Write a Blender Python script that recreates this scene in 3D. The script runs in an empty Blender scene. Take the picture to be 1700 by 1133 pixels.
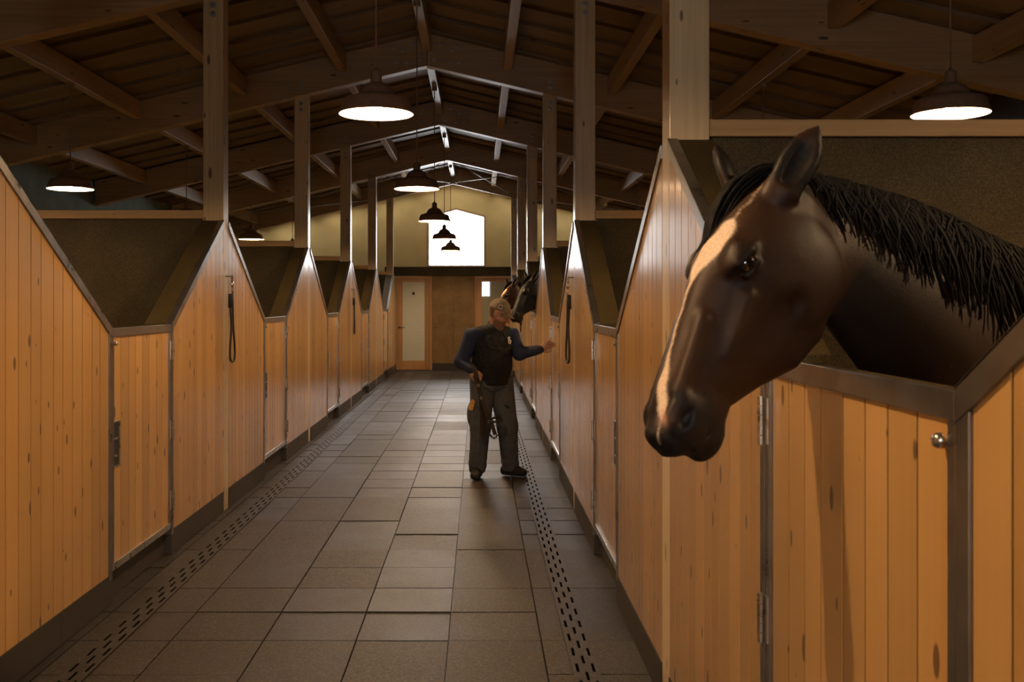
import bpy, bmesh, math, random
import numpy as np
from mathutils import Vector, Matrix
random.seed(7)
rng = np.random.default_rng(7)
S = bpy.context.scene
COL = S.collection
PI = math.pi
F_PX, EYE = 1700.0, 1.65          # focal length in pixels of the 1700 wide frame, eye height

# ------------------------------------------------------------------ camera, sky, exposure
cam_d = bpy.data.cameras.new('camera'); cam = bpy.data.objects.new('camera', cam_d); COL.objects.link(cam)
cam.location = (0, 0, EYE); cam.rotation_euler = (PI / 2, 0, 0)
cam_d.sensor_width = 36; cam_d.lens = 36.0 * F_PX / 1700.0
cam_d.shift_x = (850 - 795) / 1700.0; cam_d.shift_y = -(566.5 - 503) / 1700.0
cam_d.clip_start = 0.05; cam_d.clip_end = 200
cam_d.dof.use_dof = True; cam_d.dof.focus_distance = 8.5; cam_d.dof.aperture_fstop = 9.0
S.camera = cam
S.view_settings.view_transform = 'Standard'; S.view_settings.look = 'None'
S.view_settings.gamma = 1; S.view_settings.use_curve_mapping = False
S.view_settings.exposure = 0.0
try: S.cycles.use_denoising = True
except Exception: pass

W = bpy.data.worlds.new('sky'); S.world = W; W.use_nodes = True
wn = W.node_tree.nodes; wn.clear()
bg = wn.new('ShaderNodeBackground'); wo = wn.new('ShaderNodeOutputWorld')
bg.inputs[0].default_value = (0.93, 0.97, 1.0, 1); bg.inputs[1].default_value = 18.0
W.node_tree.links.new(bg.outputs[0], wo.inputs[0])
BULB_E = 1650.0                     # radiance of the warm bulbs

def portal(name, loc, rot, sx, sy):
    l = bpy.data.lights.new(name, 'AREA'); l.shape = 'RECTANGLE'; l.size = sx; l.size_y = sy
    l.cycles.is_portal = True
    o = bpy.data.objects.new(name, l); COL.objects.link(o); o.location = loc; o.rotation_euler = rot
# window daylight is sampled through the openings
portal('window_daylight', (-0.56, 25.5, 3.2), (-PI / 2, 0, 0), 1.5, 1.6)
portal('gate_daylight', (-0.02, -3.85, 2.5), (PI / 2, 0, 0), 1.3, 1.1)

for sg in (-1, 1):
    portal('added_rooflight_daylight', (-0.61 + sg * 2.5, 24.86, 4.36), (0, sg * math.atan(0.235), 0), 4.8, 0.24)  # portals for the added roof glazing, out of view

# ------------------------------------------------------------------ layout
XW = {-1: -2.016, 1: 0.759}        # stall fronts either side of the aisle
RX = -0.61                         # ridge line
BAY = 4.0
def YK(k): return 0.08 + BAY * k
def zbeam(x): return 4.45 - 0.235 * abs(x - RX)
def zdeck(x): return 4.85 - 0.235 * abs(x - RX)
XL, XR = -6.05, 4.80
YF, YB = -3.6, 25.25
SIDE = {-1: 'left', 1: 'right'}
ORD = ['zeroth', 'first', 'second', 'third', 'fourth', 'fifth', 'sixth', 'seventh', 'eighth', 'ninth']

# ------------------------------------------------------------------ materials
def new_mat(name):
    m = bpy.data.materials.new(name); m.use_nodes = True
    nt = m.node_tree; b = nt.nodes['Principled BSDF']
    return m, nt, b
def N(nt, t, **kw):
    n = nt.nodes.new(t)
    for k, v in kw.items(): setattr(n, k, v)
    return n
def math_n(nt, op, a, b=None, c=None):
    n = N(nt, 'ShaderNodeMath', operation=op)
    for i, v in enumerate((a, b, c)):
        if v is None: continue
        if isinstance(v, (int, float)): n.inputs[i].default_value = v
        else: nt.links.new(v, n.inputs[i])
    return n.outputs[0]
def ramp(nt, src, stops):
    r = N(nt, 'ShaderNodeValToRGB'); e = r.color_ramp.elements
    while len(e) < len(stops): e.new(0.5)
    for i, (p, c) in enumerate(stops): e[i].position = p; e[i].color = (*c, 1)
    nt.links.new(src, r.inputs[0]); return r.outputs[0]
def mixc(nt, f, a, b, mode='MIX'):
    n = N(nt, 'ShaderNodeMix', data_type='RGBA', blend_type=mode)
    for s, v in ((n.inputs[0], f), (n.inputs[6], a), (n.inputs[7], b)):
        if isinstance(v, (int, float)): s.default_value = v
        elif isinstance(v, tuple): s.default_value = (*v, 1)
        else: nt.links.new(v, s)
    return n.outputs[2]
def noise(nt, vec, scale, detail=3, rough=0.5):
    n = N(nt, 'ShaderNodeTexNoise'); n.inputs['Scale'].default_value = scale
    n.inputs['Detail'].default_value = detail; n.inputs['Roughness'].default_value = rough
    if vec is not None: nt.links.new(vec, n.inputs['Vector'])
    return n.outputs['Fac']
def bump(nt, b, h, strength, dist=0.01):
    n = N(nt, 'ShaderNodeBump'); n.inputs['Strength'].default_value = strength; n.inputs['Distance'].default_value = dist
    nt.links.new(h, n.inputs['Height']); nt.links.new(n.outputs[0], b.inputs['Normal'])

def wood(name, axis, c_dark, c_mid, c_light, rough=0.5, coat=0.0, knots=0.09, spec=0.5, kscale=(5.0, 1.6), kcol=(0.10, 0.045, 0.018)):
    m, nt, b = new_mat(name)
    tc = N(nt, 'ShaderNodeTexCoord'); oi = N(nt, 'ShaderNodeObjectInfo'); at = N(nt, 'ShaderNodeAttribute', attribute_name='tint')
    off = math_n(nt, 'MULTIPLY_ADD', at.outputs['Fac'], 37.0, math_n(nt, 'MULTIPLY', oi.outputs['Random'], 91.0))
    comb = N(nt, 'ShaderNodeCombineXYZ')
    for i in range(3): nt.links.new(off, comb.inputs[i])
    add = N(nt, 'ShaderNodeVectorMath', operation='ADD'); nt.links.new(tc.outputs['Object'], add.inputs[0]); nt.links.new(comb.outputs[0], add.inputs[1])
    def scaled(a, al):
        s = N(nt, 'ShaderNodeVectorMath', operation='MULTIPLY'); v = [a, a, a]; v['xyz'.index(axis)] = al
        s.inputs[1].default_value = v; nt.links.new(add.outputs[0], s.inputs[0]); return s.outputs[0]
    g1 = noise(nt, scaled(45, 1.1), 1.0, 3, 0.6)
    g2 = noise(nt, scaled(4.0, 0.5), 1.0, 2, 0.5)
    g = math_n(nt, 'MULTIPLY_ADD', g1, 0.5, math_n(nt, 'MULTIPLY', g2, 0.5))
    col = ramp(nt, g, [(0.30, c_dark), (0.5, c_mid), (0.70, c_light)])
    v = N(nt, 'ShaderNodeTexVoronoi', feature='F1', voronoi_dimensions='2D'); v.inputs['Scale'].default_value = 1.0
    sx = N(nt, 'ShaderNodeSeparateXYZ'); nt.links.new(add.outputs[0], sx.inputs[0]); ai = 'xyz'.index(axis); oth = [i for i in range(3) if i != ai]
    cx = N(nt, 'ShaderNodeCombineXYZ')
    nt.links.new(math_n(nt, 'MULTIPLY', math_n(nt, 'ADD', sx.outputs[oth[0]], sx.outputs[oth[1]]), kscale[0]), cx.inputs[0])
    nt.links.new(math_n(nt, 'MULTIPLY', sx.outputs[ai], kscale[1]), cx.inputs[1]); nt.links.new(cx.outputs[0], v.inputs['Vector'])
    sc = N(nt, 'ShaderNodeSeparateColor'); nt.links.new(v.outputs['Color'], sc.inputs[0])
    kr = math_n(nt, 'MULTIPLY', math_n(nt, 'SUBTRACT', sc.outputs[0], 0.28), knots)
    kf = math_n(nt, 'SMOOTH_MIN', 1.0, math_n(nt, 'MAXIMUM', 0.0, math_n(nt, 'MULTIPLY', math_n(nt, 'SUBTRACT', kr, v.outputs['Distance']), 40.0)), 0.1)
    col = mixc(nt, math_n(nt, 'MULTIPLY', kf, 0.85), col, kcol)
    tv = math_n(nt, 'MULTIPLY_ADD', at.outputs['Fac'], 0.34, 0.83)
    tcol = N(nt, 'ShaderNodeCombineColor')
    for i in range(3): nt.links.new(tv, tcol.inputs[i])
    col = mixc(nt, 1.0, col, tcol.outputs[0], 'MULTIPLY')
    nt.links.new(col, b.inputs['Base Color'])
    b.inputs['Specular IOR Level'].default_value = spec
    nt.links.new(math_n(nt, 'MULTIPLY_ADD', g1, 0.22, rough - 0.11), b.inputs['Roughness'])
    bump(nt, b, g1, 0.12, 0.004)
    if coat: b.inputs['Coat Weight'].default_value = coat; b.inputs['Coat Roughness'].default_value = 0.19
    return m
PINE = wood('pine_boards', 'z', (0.51, 0.272, 0.082), (0.555, 0.31, 0.098), (0.60, 0.345, 0.118), 0.40, 1.0, 0.17, 0.5, (8.0, 3.4), (0.085, 0.035, 0.012))
GLU = dict(c_dark=(0.29, 0.195, 0.10), c_mid=(0.40, 0.275, 0.15), c_light=(0.48, 0.345, 0.20))
POSTW = wood('post_timber', 'z', (0.44, 0.32, 0.165), (0.60, 0.445, 0.245), (0.68, 0.53, 0.32), 0.42, 0.5, 0.17, 0.5, (7, 2.2), (0.09, 0.05, 0.025))
BEAMW = wood('beam_timber', 'x', **GLU, rough=0.45, knots=0.14, kscale=(6, 2.0), kcol=(0.08, 0.05, 0.03))
PURLW = wood('purlin_timber', 'y', **GLU, rough=0.42, knots=0.14, kscale=(6, 2.0), kcol=(0.08, 0.05, 0.03))
DECKW = wood('deck_boards', 'x', (0.16, 0.115, 0.070), (0.21, 0.155, 0.096), (0.25, 0.19, 0.12), 0.5, 0.0, 0.13, 0.4, (4, 1.5), (0.08, 0.05, 0.03))
OAKW = wood('door_timber', 'z', (0.34, 0.18, 0.07), (0.44, 0.24, 0.095), (0.50, 0.29, 0.12), 0.42, 0.0, 0.02, 0.5)
RAILW = wood('rail_timber', 'x', (0.34, 0.21, 0.09), (0.44, 0.28, 0.125), (0.5, 0.33, 0.16), 0.5, 0.0, 0.1, 0.4)

def simple(name, col, rough=0.5, metal=0.0, spec=0.5, nscale=None, namt=0.2, bstr=0.0, coat=0.0):
    m, nt, b = new_mat(name)
    b.inputs['Roughness'].default_value = rough; b.inputs['Metallic'].default_value = metal; b.inputs['Specular IOR Level'].default_value = spec
    b.inputs['Base Color'].default_value = (*col, 1)
    if coat: b.inputs['Coat Weight'].default_value = coat
    if nscale:
        tc = N(nt, 'ShaderNodeTexCoord'); f = noise(nt, tc.outputs['Object'], nscale, 4, 0.6)
        lo = tuple(c * (1 - namt) for c in col); hi = tuple(min(1, c * (1 + namt)) for c in col)
        nt.links.new(ramp(nt, f, [(0.3, lo), (0.7, hi)]), b.inputs['Base Color'])
        nt.links.new(math_n(nt, 'MULTIPLY_ADD', f, 0.3, rough - 0.15), b.inputs['Roughness'])
        if bstr: bump(nt, b, f, bstr, 0.003 if nscale > 20 else 0.02)
    return m
STEEL = simple('mill_steel', (0.29, 0.275, 0.26), 0.32, 0.9, nscale=9, namt=0.18)
BRIGHT = simple('bright_steel', (0.62, 0.60, 0.56), 0.3, 1.0, nscale=20, namt=0.1)
BOLTM = simple('bolt_steel', (0.30, 0.29, 0.28), 0.45, 0.8)
DARKM = simple('dark_metal', (0.045, 0.042, 0.04), 0.45, 0.6)
GROOVE_SHADOW = simple('groove_shadow', (0.055, 0.023, 0.008), 0.9, 0, 0.0)  # dark colour standing in for the shade in the gaps between boards
RUBBER = simple('kick_rubber', (0.040, 0.034, 0.028), 0.6, nscale=60, namt=0.3, bstr=0.2)
BLACK = simple('black_void', (0.004, 0.004, 0.004), 0.9, spec=0.0)
SHADE = simple('lamp_paint', (0.26, 0.165, 0.105), 0.6, 0.1, nscale=40, namt=0.2)
ENAMEL = simple('white_enamel', (0.62, 0.55, 0.46), 0.5)
ROPE = simple('black_rope', (0.012, 0.012, 0.014), 0.7, nscale=200, namt=0.3)
LEATHER = simple('black_leather', (0.018, 0.014, 0.012), 0.4, nscale=80, namt=0.3)
STRAW = simple('straw_bedding', (0.42, 0.30, 0.10), 0.9, nscale=30, namt=0.5, bstr=0.6)

def fibre(name, col, rough=0.6, amt=0.55, blot=0.78):
    m, nt, b = new_mat(name); tc = N(nt, 'ShaderNodeTexCoord')
    f1 = noise(nt, tc.outputs['Object'], 120, 3, 0.7); f2 = noise(nt, tc.outputs['Object'], 3.0, 3, 0.5)
    lo = tuple(c * (1 - amt) for c in col); hi = tuple(c * (1 + amt) for c in col)
    c = ramp(nt, f1, [(0.32, lo), (0.5, col), (0.66, hi)])
    c2 = ramp(nt, f2, [(0.3, (blot,) * 3), (0.7, (1.12,) * 3)])
    nt.links.new(mixc(nt, 1.0, c, c2, 'MULTIPLY'), b.inputs['Base Color'])
    b.inputs['Roughness'].default_value = rough; b.inputs['Specular IOR Level'].default_value = 0.18
    bump(nt, b, f1, 0.15, 0.002)
    return m
FIBRE = fibre('fibre_board', (0.056, 0.041, 0.0165), 0.55)
FIBRE2 = fibre('back_panel_board', (0.235, 0.155, 0.066), 0.5, 0.35)
PLASTER = fibre('ochre_board', (0.62, 0.42, 0.155), 0.65, 0.28, 0.98)
TEAL = fibre('teal_wall', (0.20, 0.27, 0.24), 0.7, 0.15)

def floor_mat():
    m, nt, b = new_mat('rubber_paver'); tc = N(nt, 'ShaderNodeTexCoord'); at = N(nt, 'ShaderNodeAttribute', attribute_name='tint')
    f1 = math_n(nt, 'MULTIPLY_ADD', noise(nt, tc.outputs['Object'], 260, 3, 0.75), 0.5, math_n(nt, 'MULTIPLY', noise(nt, tc.outputs['Object'], 85, 2, 0.6), 0.5)); f2 = noise(nt, tc.outputs['Object'], 2.3, 4, 0.6)
    c = ramp(nt, f1, [(0.36, (0.009, 0.008, 0.007)), (0.50, (0.033, 0.028, 0.023)), (0.64, (0.110, 0.095, 0.08))])
    c2 = ramp(nt, f2, [(0.25, (0.72, 0.72, 0.72)), (0.75, (1.25, 1.22, 1.18))])
    c = mixc(nt, 1.0, c, c2, 'MULTIPLY')
    tv = math_n(nt, 'MULTIPLY_ADD', at.outputs['Fac'], 0.6, 0.7); tcol = N(nt, 'ShaderNodeCombineColor')
    for i in range(3): nt.links.new(tv, tcol.inputs[i])
    nt.links.new(mixc(nt, 1.0, c, tcol.outputs[0], 'MULTIPLY'), b.inputs['Base Color'])
    r = math_n(nt, 'MULTIPLY_ADD', f2, 0.22, 0.30)
    nt.links.new(math_n(nt, 'MULTIPLY_ADD', at.outputs['Fac'], 0.12, r), b.inputs['Roughness'])
    b.inputs['Specular IOR Level'].default_value = 0.36
    bump(nt, b, f1, 0.5, 0.005)
    return m
FLOORM = floor_mat()

def glass_mat(name, tint=(1, 1, 1), frost=0.0):
    m = bpy.data.materials.new(name); m.use_nodes = True; nt = m.node_tree; nt.nodes.clear()
    out = N(nt, 'ShaderNodeOutputMaterial'); mx = N(nt, 'ShaderNodeMixShader'); fr = N(nt, 'ShaderNodeFresnel'); fr.inputs[0].default_value = 1.45
    tr = N(nt, 'ShaderNodeBsdfTransparent'); tr.inputs[0].default_value = (*tint, 1)
    gl = N(nt, 'ShaderNodeBsdfGlossy'); gl.inputs['Roughness'].default_value = 0.02
    nt.links.new(fr.outputs[0], mx.inputs[0]); nt.links.new(tr.outputs[0], mx.inputs[1]); nt.links.new(gl.outputs[0], mx.inputs[2])
    nt.links.new(mx.outputs[0], out.inputs[0]); return m
GLASS = glass_mat('window_glass')
FROST = simple('frosted_glass', (0.62, 0.66, 0.57), 0.35, 0.0, 0.5, nscale=25, namt=0.06)
REFLG = simple('dark_glass', (0.32, 0.32, 0.24), 0.02, 0.0, 1.0)
def emis(name, col, e):
    m, nt, b = new_mat(name); b.inputs['Base Color'].default_value = (*col, 1)
    b.inputs['Emission Color'].default_value = (*col, 1); b.inputs['Emission Strength'].default_value = e; return m
BULB = emis('warm_bulb', (1.0, 0.65, 0.35), BULB_E)

# ------------------------------------------------------------------ mesh helpers
class MB:
    def __init__(s): s.v = []; s.f = []; s.t = []
    def add(s, vs, fs, tint=None):
        n = len(s.v); s.v += [tuple(map(float, v)) for v in vs]; t = random.random() if tint is None else tint
        for f in fs: s.f.append([n + i for i in f]); s.t.append(t)
        return s
    def box(s, lo, hi, tint=None):
        x0, y0, z0 = [min(a, b) for a, b in zip(lo, hi)]; x1, y1, z1 = [max(a, b) for a, b in zip(lo, hi)]
        return s.add([(x0, y0, z0), (x1, y0, z0), (x1, y1, z0), (x0, y1, z0), (x0, y0, z1), (x1, y0, z1), (x1, y1, z1), (x0, y1, z1)],
                     [(0, 3, 2, 1), (4, 5, 6, 7), (0, 1, 5, 4), (1, 2, 6, 5), (2, 3, 7, 6), (3, 0, 4, 7)], tint)
    def prism(s, poly, fn, a, b, tint=None):
        """poly: list of 2-D points; fn(p, t) -> 3-D point at depth t; from a to b"""
        n = len(poly); vs = [fn(p, a) for p in poly] + [fn(p, b) for p in poly]
        fs = [list(range(n))[::-1], list(range(n, 2 * n))] + [[i, (i + 1) % n, n + (i + 1) % n, n + i] for i in range(n)]
        return s.add(vs, fs, tint)
    def tube(s, pts, r, n=8, tint=None, cap=True):
        pts = [Vector(p) for p in pts]; rs = r if hasattr(r, '__len__') else [r] * len(pts)
        vs = []; up = Vector((0.13, 0.31, 0.94)).normalized(); prev = None
        for i, p in enumerate(pts):
            d = (pts[min(i + 1, len(pts) - 1)] - pts[max(i - 1, 0)]).normalized()
            a = (prev if prev is not None else up); a = (a - d * a.dot(d))
            if a.length < 1e-4: a = d.orthogonal()
            a.normalize(); prev = a; b = d.cross(a)
            for j in range(n):
                th = 2 * PI * j / n; vs.append(p + (a * math.cos(th) + b * math.sin(th)) * rs[i])
        fs = []
        for i in range(len(pts) - 1):
            for j in range(n): fs.append((i * n + j, i * n + (j + 1) % n, (i + 1) * n + (j + 1) % n, (i + 1) * n + j))
        if cap: fs += [list(range(n))[::-1], [(len(pts) - 1) * n + j for j in range(n)]]
        return s.add(vs, fs, tint)
    def lathe(s, prof, c=(0, 0, 0), n=40, tint=None):
        vs = []; fs = []
        for r, z in prof:
            for j in range(n): th = 2 * PI * j / n; vs.append((c[0] + r * math.cos(th), c[1] + r * math.sin(th), c[2] + z))
        for i in range(len(prof) - 1):
            for j in range(n): fs.append((i * n + j, i * n + (j + 1) % n, (i + 1) * n + (j + 1) % n, (i + 1) * n + j))
        return s.add(vs, fs, tint)
    def build(s, name, mat, parent=None, bevel=0.0, smooth=False, kind=None, recalc=True):
        me = bpy.data.meshes.new(name); me.from_pydata(s.v, [], s.f)
        ca = me.color_attributes.new('tint', 'FLOAT_COLOR', 'CORNER')
        arr = np.repeat(np.array(s.t), [len(f) for f in s.f]); arr4 = np.stack([arr, arr, arr, np.ones_like(arr)], 1).astype(np.float32)
        ca.data.foreach_set('color', arr4.ravel())
        if recalc or bevel:
            bm = bmesh.new(); bm.from_mesh(me)
            if recalc: bmesh.ops.recalc_face_normals(bm, faces=bm.faces)
            if bevel:
                es = [e for e in bm.edges if e.is_manifold and e.calc_face_angle(0) > 0.5]
                bmesh.ops.bevel(bm, geom=es, offset=bevel, segments=2, affect='EDGES', profile=0.5, clamp_overlap=True)
            bm.to_mesh(me); bm.free()
        if smooth: me.shade_smooth()
        me.materials.append(mat)
        o = bpy.data.objects.new(name, me); COL.objects.link(o)
        if parent is not None: o.parent = parent; o.matrix_parent_inverse = Matrix.Translation(-(parent.location if parent.parent is None else parent.parent.location)) if parent.parent is None else Matrix.Identity(4)
        if kind: o['kind'] = kind
        return o
def tag(o, label, cat, group=None):
    o['label'] = label; o['category'] = cat
    if group: o['group'] = group
    return o
def thing(name, loc, label, cat, group=None):
    o = bpy.data.objects.new(name, None); COL.objects.link(o); o.location = loc; o.empty_display_size = 0.1
    return tag(o, label, cat, group)

# ------------------------------------------------------------------ setting: floor
def build_floor():
    mb = MB(); jx = [-0.148 - 0.453 * i for i in range(-2, 5)]
    xs = sorted(jx); xs = [-2.08] + [x for x in xs if -2.0 < x < 0.7] + [0.83]
    y = 4.552 - 0.46 * 18; i = 0
    while y < 25.2:
        for a, b in zip(xs[:-1], xs[1:]):
            r = random.Random(int(a * 1000) * 7919 + ((i + 1) // 2) * 104729); t = r.random(); tl = [r.gauss(0, 0.0030) for _ in range(4)]
            # one paver is two squares long with a shallow groove across its middle
            far = (i % 2 == 0)
            g0, g1 = (0.0025, 0.004) if not far else (0.004, 0.0025)
            lo, hi = y + (g0 if (i % 2) else 0.0015), y + 0.46 - (0.0015 if (i % 2) else g0)
            sl = (tl[0] - 0.0006) / 0.92; h = tl[1] * 0.5
            zz = lambda yy: -0.004 + h + sl * ((yy - y) + (0 if i % 2 else -0.46))
            bx = 0.0035
            mb.add([(a + bx, lo, zz(lo)), (b - bx, lo, zz(lo)), (b - bx, hi, zz(hi)), (a + bx, hi, zz(hi)),
                    (a + .001, lo - .001, -0.03), (b - .001, lo - .001, -0.03), (b - .001, hi + .001, -0.03), (a + .001, hi + .001, -0.03)],
                   [(0, 1, 2, 3), (0, 4, 5, 1), (1, 5, 6, 2), (2, 6, 7, 3), (3, 7, 4, 0)], t)
        y += 0.46; i += 1
    mb.box((-2.08, YF, -0.06), (0.83, YB, -0.022), 0.0)
    mb.build('floor', FLOORM, kind='structure')
    for s in (-1, 1):
        x0 = XW[s] + s * 0.07
        MB().box((x0, YF, -0.06), (XL if s < 0 else XR, YB, -0.01), 0.5).build('floor_' + SIDE[s] + '_stalls', STRAW, kind='structure')
build_floor()

def build_drain(s, xc, label):
    root = thing('slot_drain', (xc, 10, 0), label, 'drain', None)
    ch = MB().box((xc - 0.058, -1.0, -0.004), (xc + 0.058, 24.6, 0.0012), 0); ch.build('channel', BLACK, root)
    mb = MB(); w = 0.0068; rows = (-0.036, 0.0, 0.036); per, sl = 0.21, 0.105
    edges = [-0.060] + [r + q * w for r in rows for q in (-1, 1)] + [0.060]
    for a, b in zip(edges[0::2], edges[1::2]): mb.box((xc + a, -1.0, 0.0), (xc + b, 24.6, 0.004), 0.4)
    for ri, r in enumerate(rows):
        y = -1.0 + (per / 2 if ri == 1 else 0)
        while y < 24.5:
            mb.box((xc + r - w, y, 0.0), (xc + r + w, y + per - sl, 0.004), 0.4); y += per
    mb.build('slotted_cover', FLOORM, root, recalc=False)
build_drain(-1, -1.79, 'long slotted floor drain running beside the left row of stalls')
build_drain(1, 0.48, 'long slotted floor drain under the man\'s foot beside the right stalls')

# ------------------------------------------------------------------ setting: roof deck and walls
SKY0, SKY1 = 24.75, 24.97          # narrow unseen roof glazing, added to wash the end wall with daylight
def build_ceiling():
    mb = MB(); y = YF; i = 0; w = 0.30
    def run(y, y1, i):
        dz = 0.0 if i % 2 else 0.036; e = 0.0 if i % 2 else 0.03
        for sgn in (-1, 1):
            xe = XL - 0.2 if sgn < 0 else XR + 0.2
            poly = [(RX, zdeck(RX) + 0.02 - dz), (xe, zdeck(xe) + 0.02 - dz), (xe, zdeck(xe) + 0.12), (RX, zdeck(RX) + 0.12)]
            mb.prism(poly, lambda p, t: (p[0], t, p[1]), y - e, y1 + (e if y1 != SKY0 else 0))
    while y < SKY0: run(y, min(y + w, SKY0), i); y += w; i += 1
    run(SKY1, YB, 1)
    mb.build('ceiling', DECKW, kind='structure')
    gb = MB()
    for sgn in (-1, 1):
        xe = RX + sgn * 5.0; gb.prism([(RX, zdeck(RX) + 0.06), (xe, zdeck(xe) + 0.06), (xe, zdeck(xe) + 0.066), (RX, zdeck(RX) + 0.066)], lambda p, t: (p[0], t, p[1]), SKY0, SKY1)
        xo = XL - 0.2 if sgn < 0 else XR + 0.2; bb = MB().prism([(xe, zdeck(xe) + 0.02), (xo, zdeck(xo) + 0.02), (xo, zdeck(xo) + 0.12), (xe, zdeck(xe) + 0.12)], lambda p, t: (p[0], t, p[1]), SKY0, SKY1)
        bb.build('ceiling_edge_' + SIDE[sgn], DECKW, kind='structure')
    gb.build('added_rooflight', GLASS, kind='structure')
build_ceiling()
MB().box((XL - 0.15, YF, -0.06), (XL, YB, zdeck(XL) + 0.1), 0.5).build('wall_left', TEAL, kind='structure')
MB().box((XR, YF, -0.06), (XR + 0.15, YB, zdeck(XR) + 0.1), 0.5).build('wall_right', FIBRE, kind='structure')
# gable walls with a window opening each (back: house-shaped)
def gable(name, y0, y1, hole, mat, low=-0.06):
    xs = sorted({XL, RX, XR} | {p for p in (hole[0], hole[1])}); mb = MB()
    hx0, hx1, hz0, hz1, hap = hole
    def top(x): return zdeck(x) + 0.08
    def P(p, t): return (p[0], t, p[1])
    mb.prism([(XL, low), (hx0, low), (hx0, top(hx0)), (XL, top(XL))], P, y0, y1, 0.5)
    mb.prism([(hx1, low), (XR, low), (XR, top(XR)), (hx1, top(hx1))], P, y0, y1, 0.5)
    xm = (hx0 + hx1) / 2
    mb.prism([(hx0, hz1), (xm, hap), (xm, top(xm)), (hx0, top(hx0))], P, y0, y1, 0.5)
    mb.prism([(xm, hap), (hx1, hz1), (hx1, top(hx1)), (xm, top(xm))], P, y0, y1, 0.5)
    mb.prism([(hx0, low), (hx1, low), (hx1, hz0), (hx0, hz0)], P, y0, y1, 0.5)
    return mb.build(name, mat, kind='structure')
WIN = (-1.275, 0.165, 2.53, 3.80, 3.99)
gable('wall_back', YB, YB + 0.2, WIN, PLASTER)
gable('wall_front', YF - 0.2, YF, (-0.60, 0.56, 2.0, 2.85, 3.0), PLASTER)
def pent(h, inset):
    x0, x1, z0, z1, za = h; k = inset
    return [(x0 + k, z0 + k), (x1 - k, z0 + k), (x1 - k, z1 - k * 0.8), ((x0 + x1) / 2, za - k), (x0 + k, z1 - k * 0.8)]
def frame_ring(outer, inner, y0, y1, name, mat, parent=None):
    mb = MB(); n = len(outer)
    for i in range(n):
        j = (i + 1) % n
        mb.prism([outer[i], outer[j], inner[j], inner[i]], lambda p, t: (p[0], t, p[1]), y0, y1, 0.5)
    return mb.build(name, mat, parent)
wroot = bpy.data.objects.new('window_1', None); COL.objects.link(wroot); wroot.location = (-0.56, YB, 2.5); wroot['kind'] = 'structure'
frame_ring(pent(WIN, 0.0), pent(WIN, 0.045), YB - 0.01, YB + 0.19, 'window_frame', OAKW, wroot)
MB().prism(pent(WIN, 0.04), lambda p, t: (p[0], t, p[1]), YB + 0.14, YB + 0.146, 0.5).build('window_pane', GLASS, wroot)

# lower back wall block: fascia, panels, two glazed doors
YD = 25.0
MB().box((-2.3, YD, 2.31), (1.0, YB - 0.012, 2.528), 0.5).build('trim_1', FIBRE, kind='structure')
for i, (a, b) in enumerate(((-2.3, -2.075), )):
    MB().box((a, YD + 0.02, 0), (b, YB - 0.012, 2.305), 0.5).build('wall_back_pier', FIBRE, kind='structure')
def glazed_door(n, x0, x1, gx0, gx1, gz0, gz1, glass, handle_left):
    r = bpy.data.objects.new('door_%d' % n, None); COL.objects.link(r); r.location = ((x0 + x1) / 2, YD, 0); r['kind'] = 'structure'
    zt = 2.30; j = 0.05
    mb = MB(); mb.box((x0, YD, 0), (x0 + j, YD + 0.1, zt)); mb.box((x1 - j, YD, 0), (x1, YD + 0.1, zt)); mb.box((x0 + j, YD, zt - j), (x1 - j, YD + 0.1, zt))
    mb.build('door_jamb', OAKW, r, 0.003)
    mb = MB(); a, b, t = x0 + j + 0.005, x1 - j - 0.005, zt - j - 0.005
    mb.box((a, YD + 0.02, 0.01), (gx0, YD + 0.07, t)); mb.box((gx1, YD + 0.02, 0.01), (b, YD + 0.07, t))
    mb.box((gx0, YD + 0.02, 0.01), (gx1, YD + 0.07, gz0)); mb.box((gx0, YD + 0.02, gz1), (gx1, YD + 0.07, t))
    mb.build('door_leaf', OAKW, r, 0.003)
    MB().box((gx0, YD + 0.04, gz0), (gx1, YD + 0.05, gz1), 0.5).build('door_glass', glass, r)
    hx = (a + gx0) / 2 if handle_left else (b + gx1) / 2; d = 1 if handle_left else -1
    mb = MB(); mb.lathe([(0.0, 0.012), (0.026, 0.012), (0.026, 0.0)], (0, 0, 0), 16)
    mb.v = [(hx + x, YD + 0.02 - z, 1.05 + y) for x, y, z in mb.v]
    mb.tube([(hx, YD + 0.01, 1.05), (hx, YD - 0.035, 1.05), (hx + d * 0.02, YD - 0.045, 1.05), (hx + d * 0.13, YD - 0.045, 1.05)], 0.009)
    mb.build('door_handle', DARKM, r, smooth=True)
    return r
d1 = glazed_door(1, -2.07, -1.145, -1.865, -1.325, 0.235, 2.165, FROST, True)
mb = MB(); mb.lathe([(0.0, 0.004), (0.032, 0.004), (0.034, 0.0)], (0, 0, 0), 20); mb.v = [(-1.60 + x, YD + 0.04 - z, 1.88 + y) for x, y, z in mb.v]
mb.build('door_sign', DARKM, d1)
d2 = glazed_door(2, -0.095, 0.86, 0.075, 0.63, 0.235, 2.165, REFLG, False)
for n, (a, b) in enumerate(((-1.140, -0.632), (-0.628, -0.100))):
    p = MB().box((a, YD + 0.02, 0.17), (b, YD + 0.06, 2.305), 0.5).build('cupboard_panel', FIBRE2)
    tag(p, ('tall speckled brown board panel beside the frosted glass door', 'tall speckled brown board panel beside the reflecting glass door')[n], 'panel')
mb = MB(); mb.tube([(-1.10, YD + 0.02, 1.04), (-1.10, YD - 0.03, 1.04), (-1.02, YD - 0.035, 1.04)], 0.008)
mb.build('pull_handle', DARKM, None, smooth=True); hp = bpy.data.objects['pull_handle']; hp.parent = bpy.data.objects['cupboard_panel']
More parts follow.
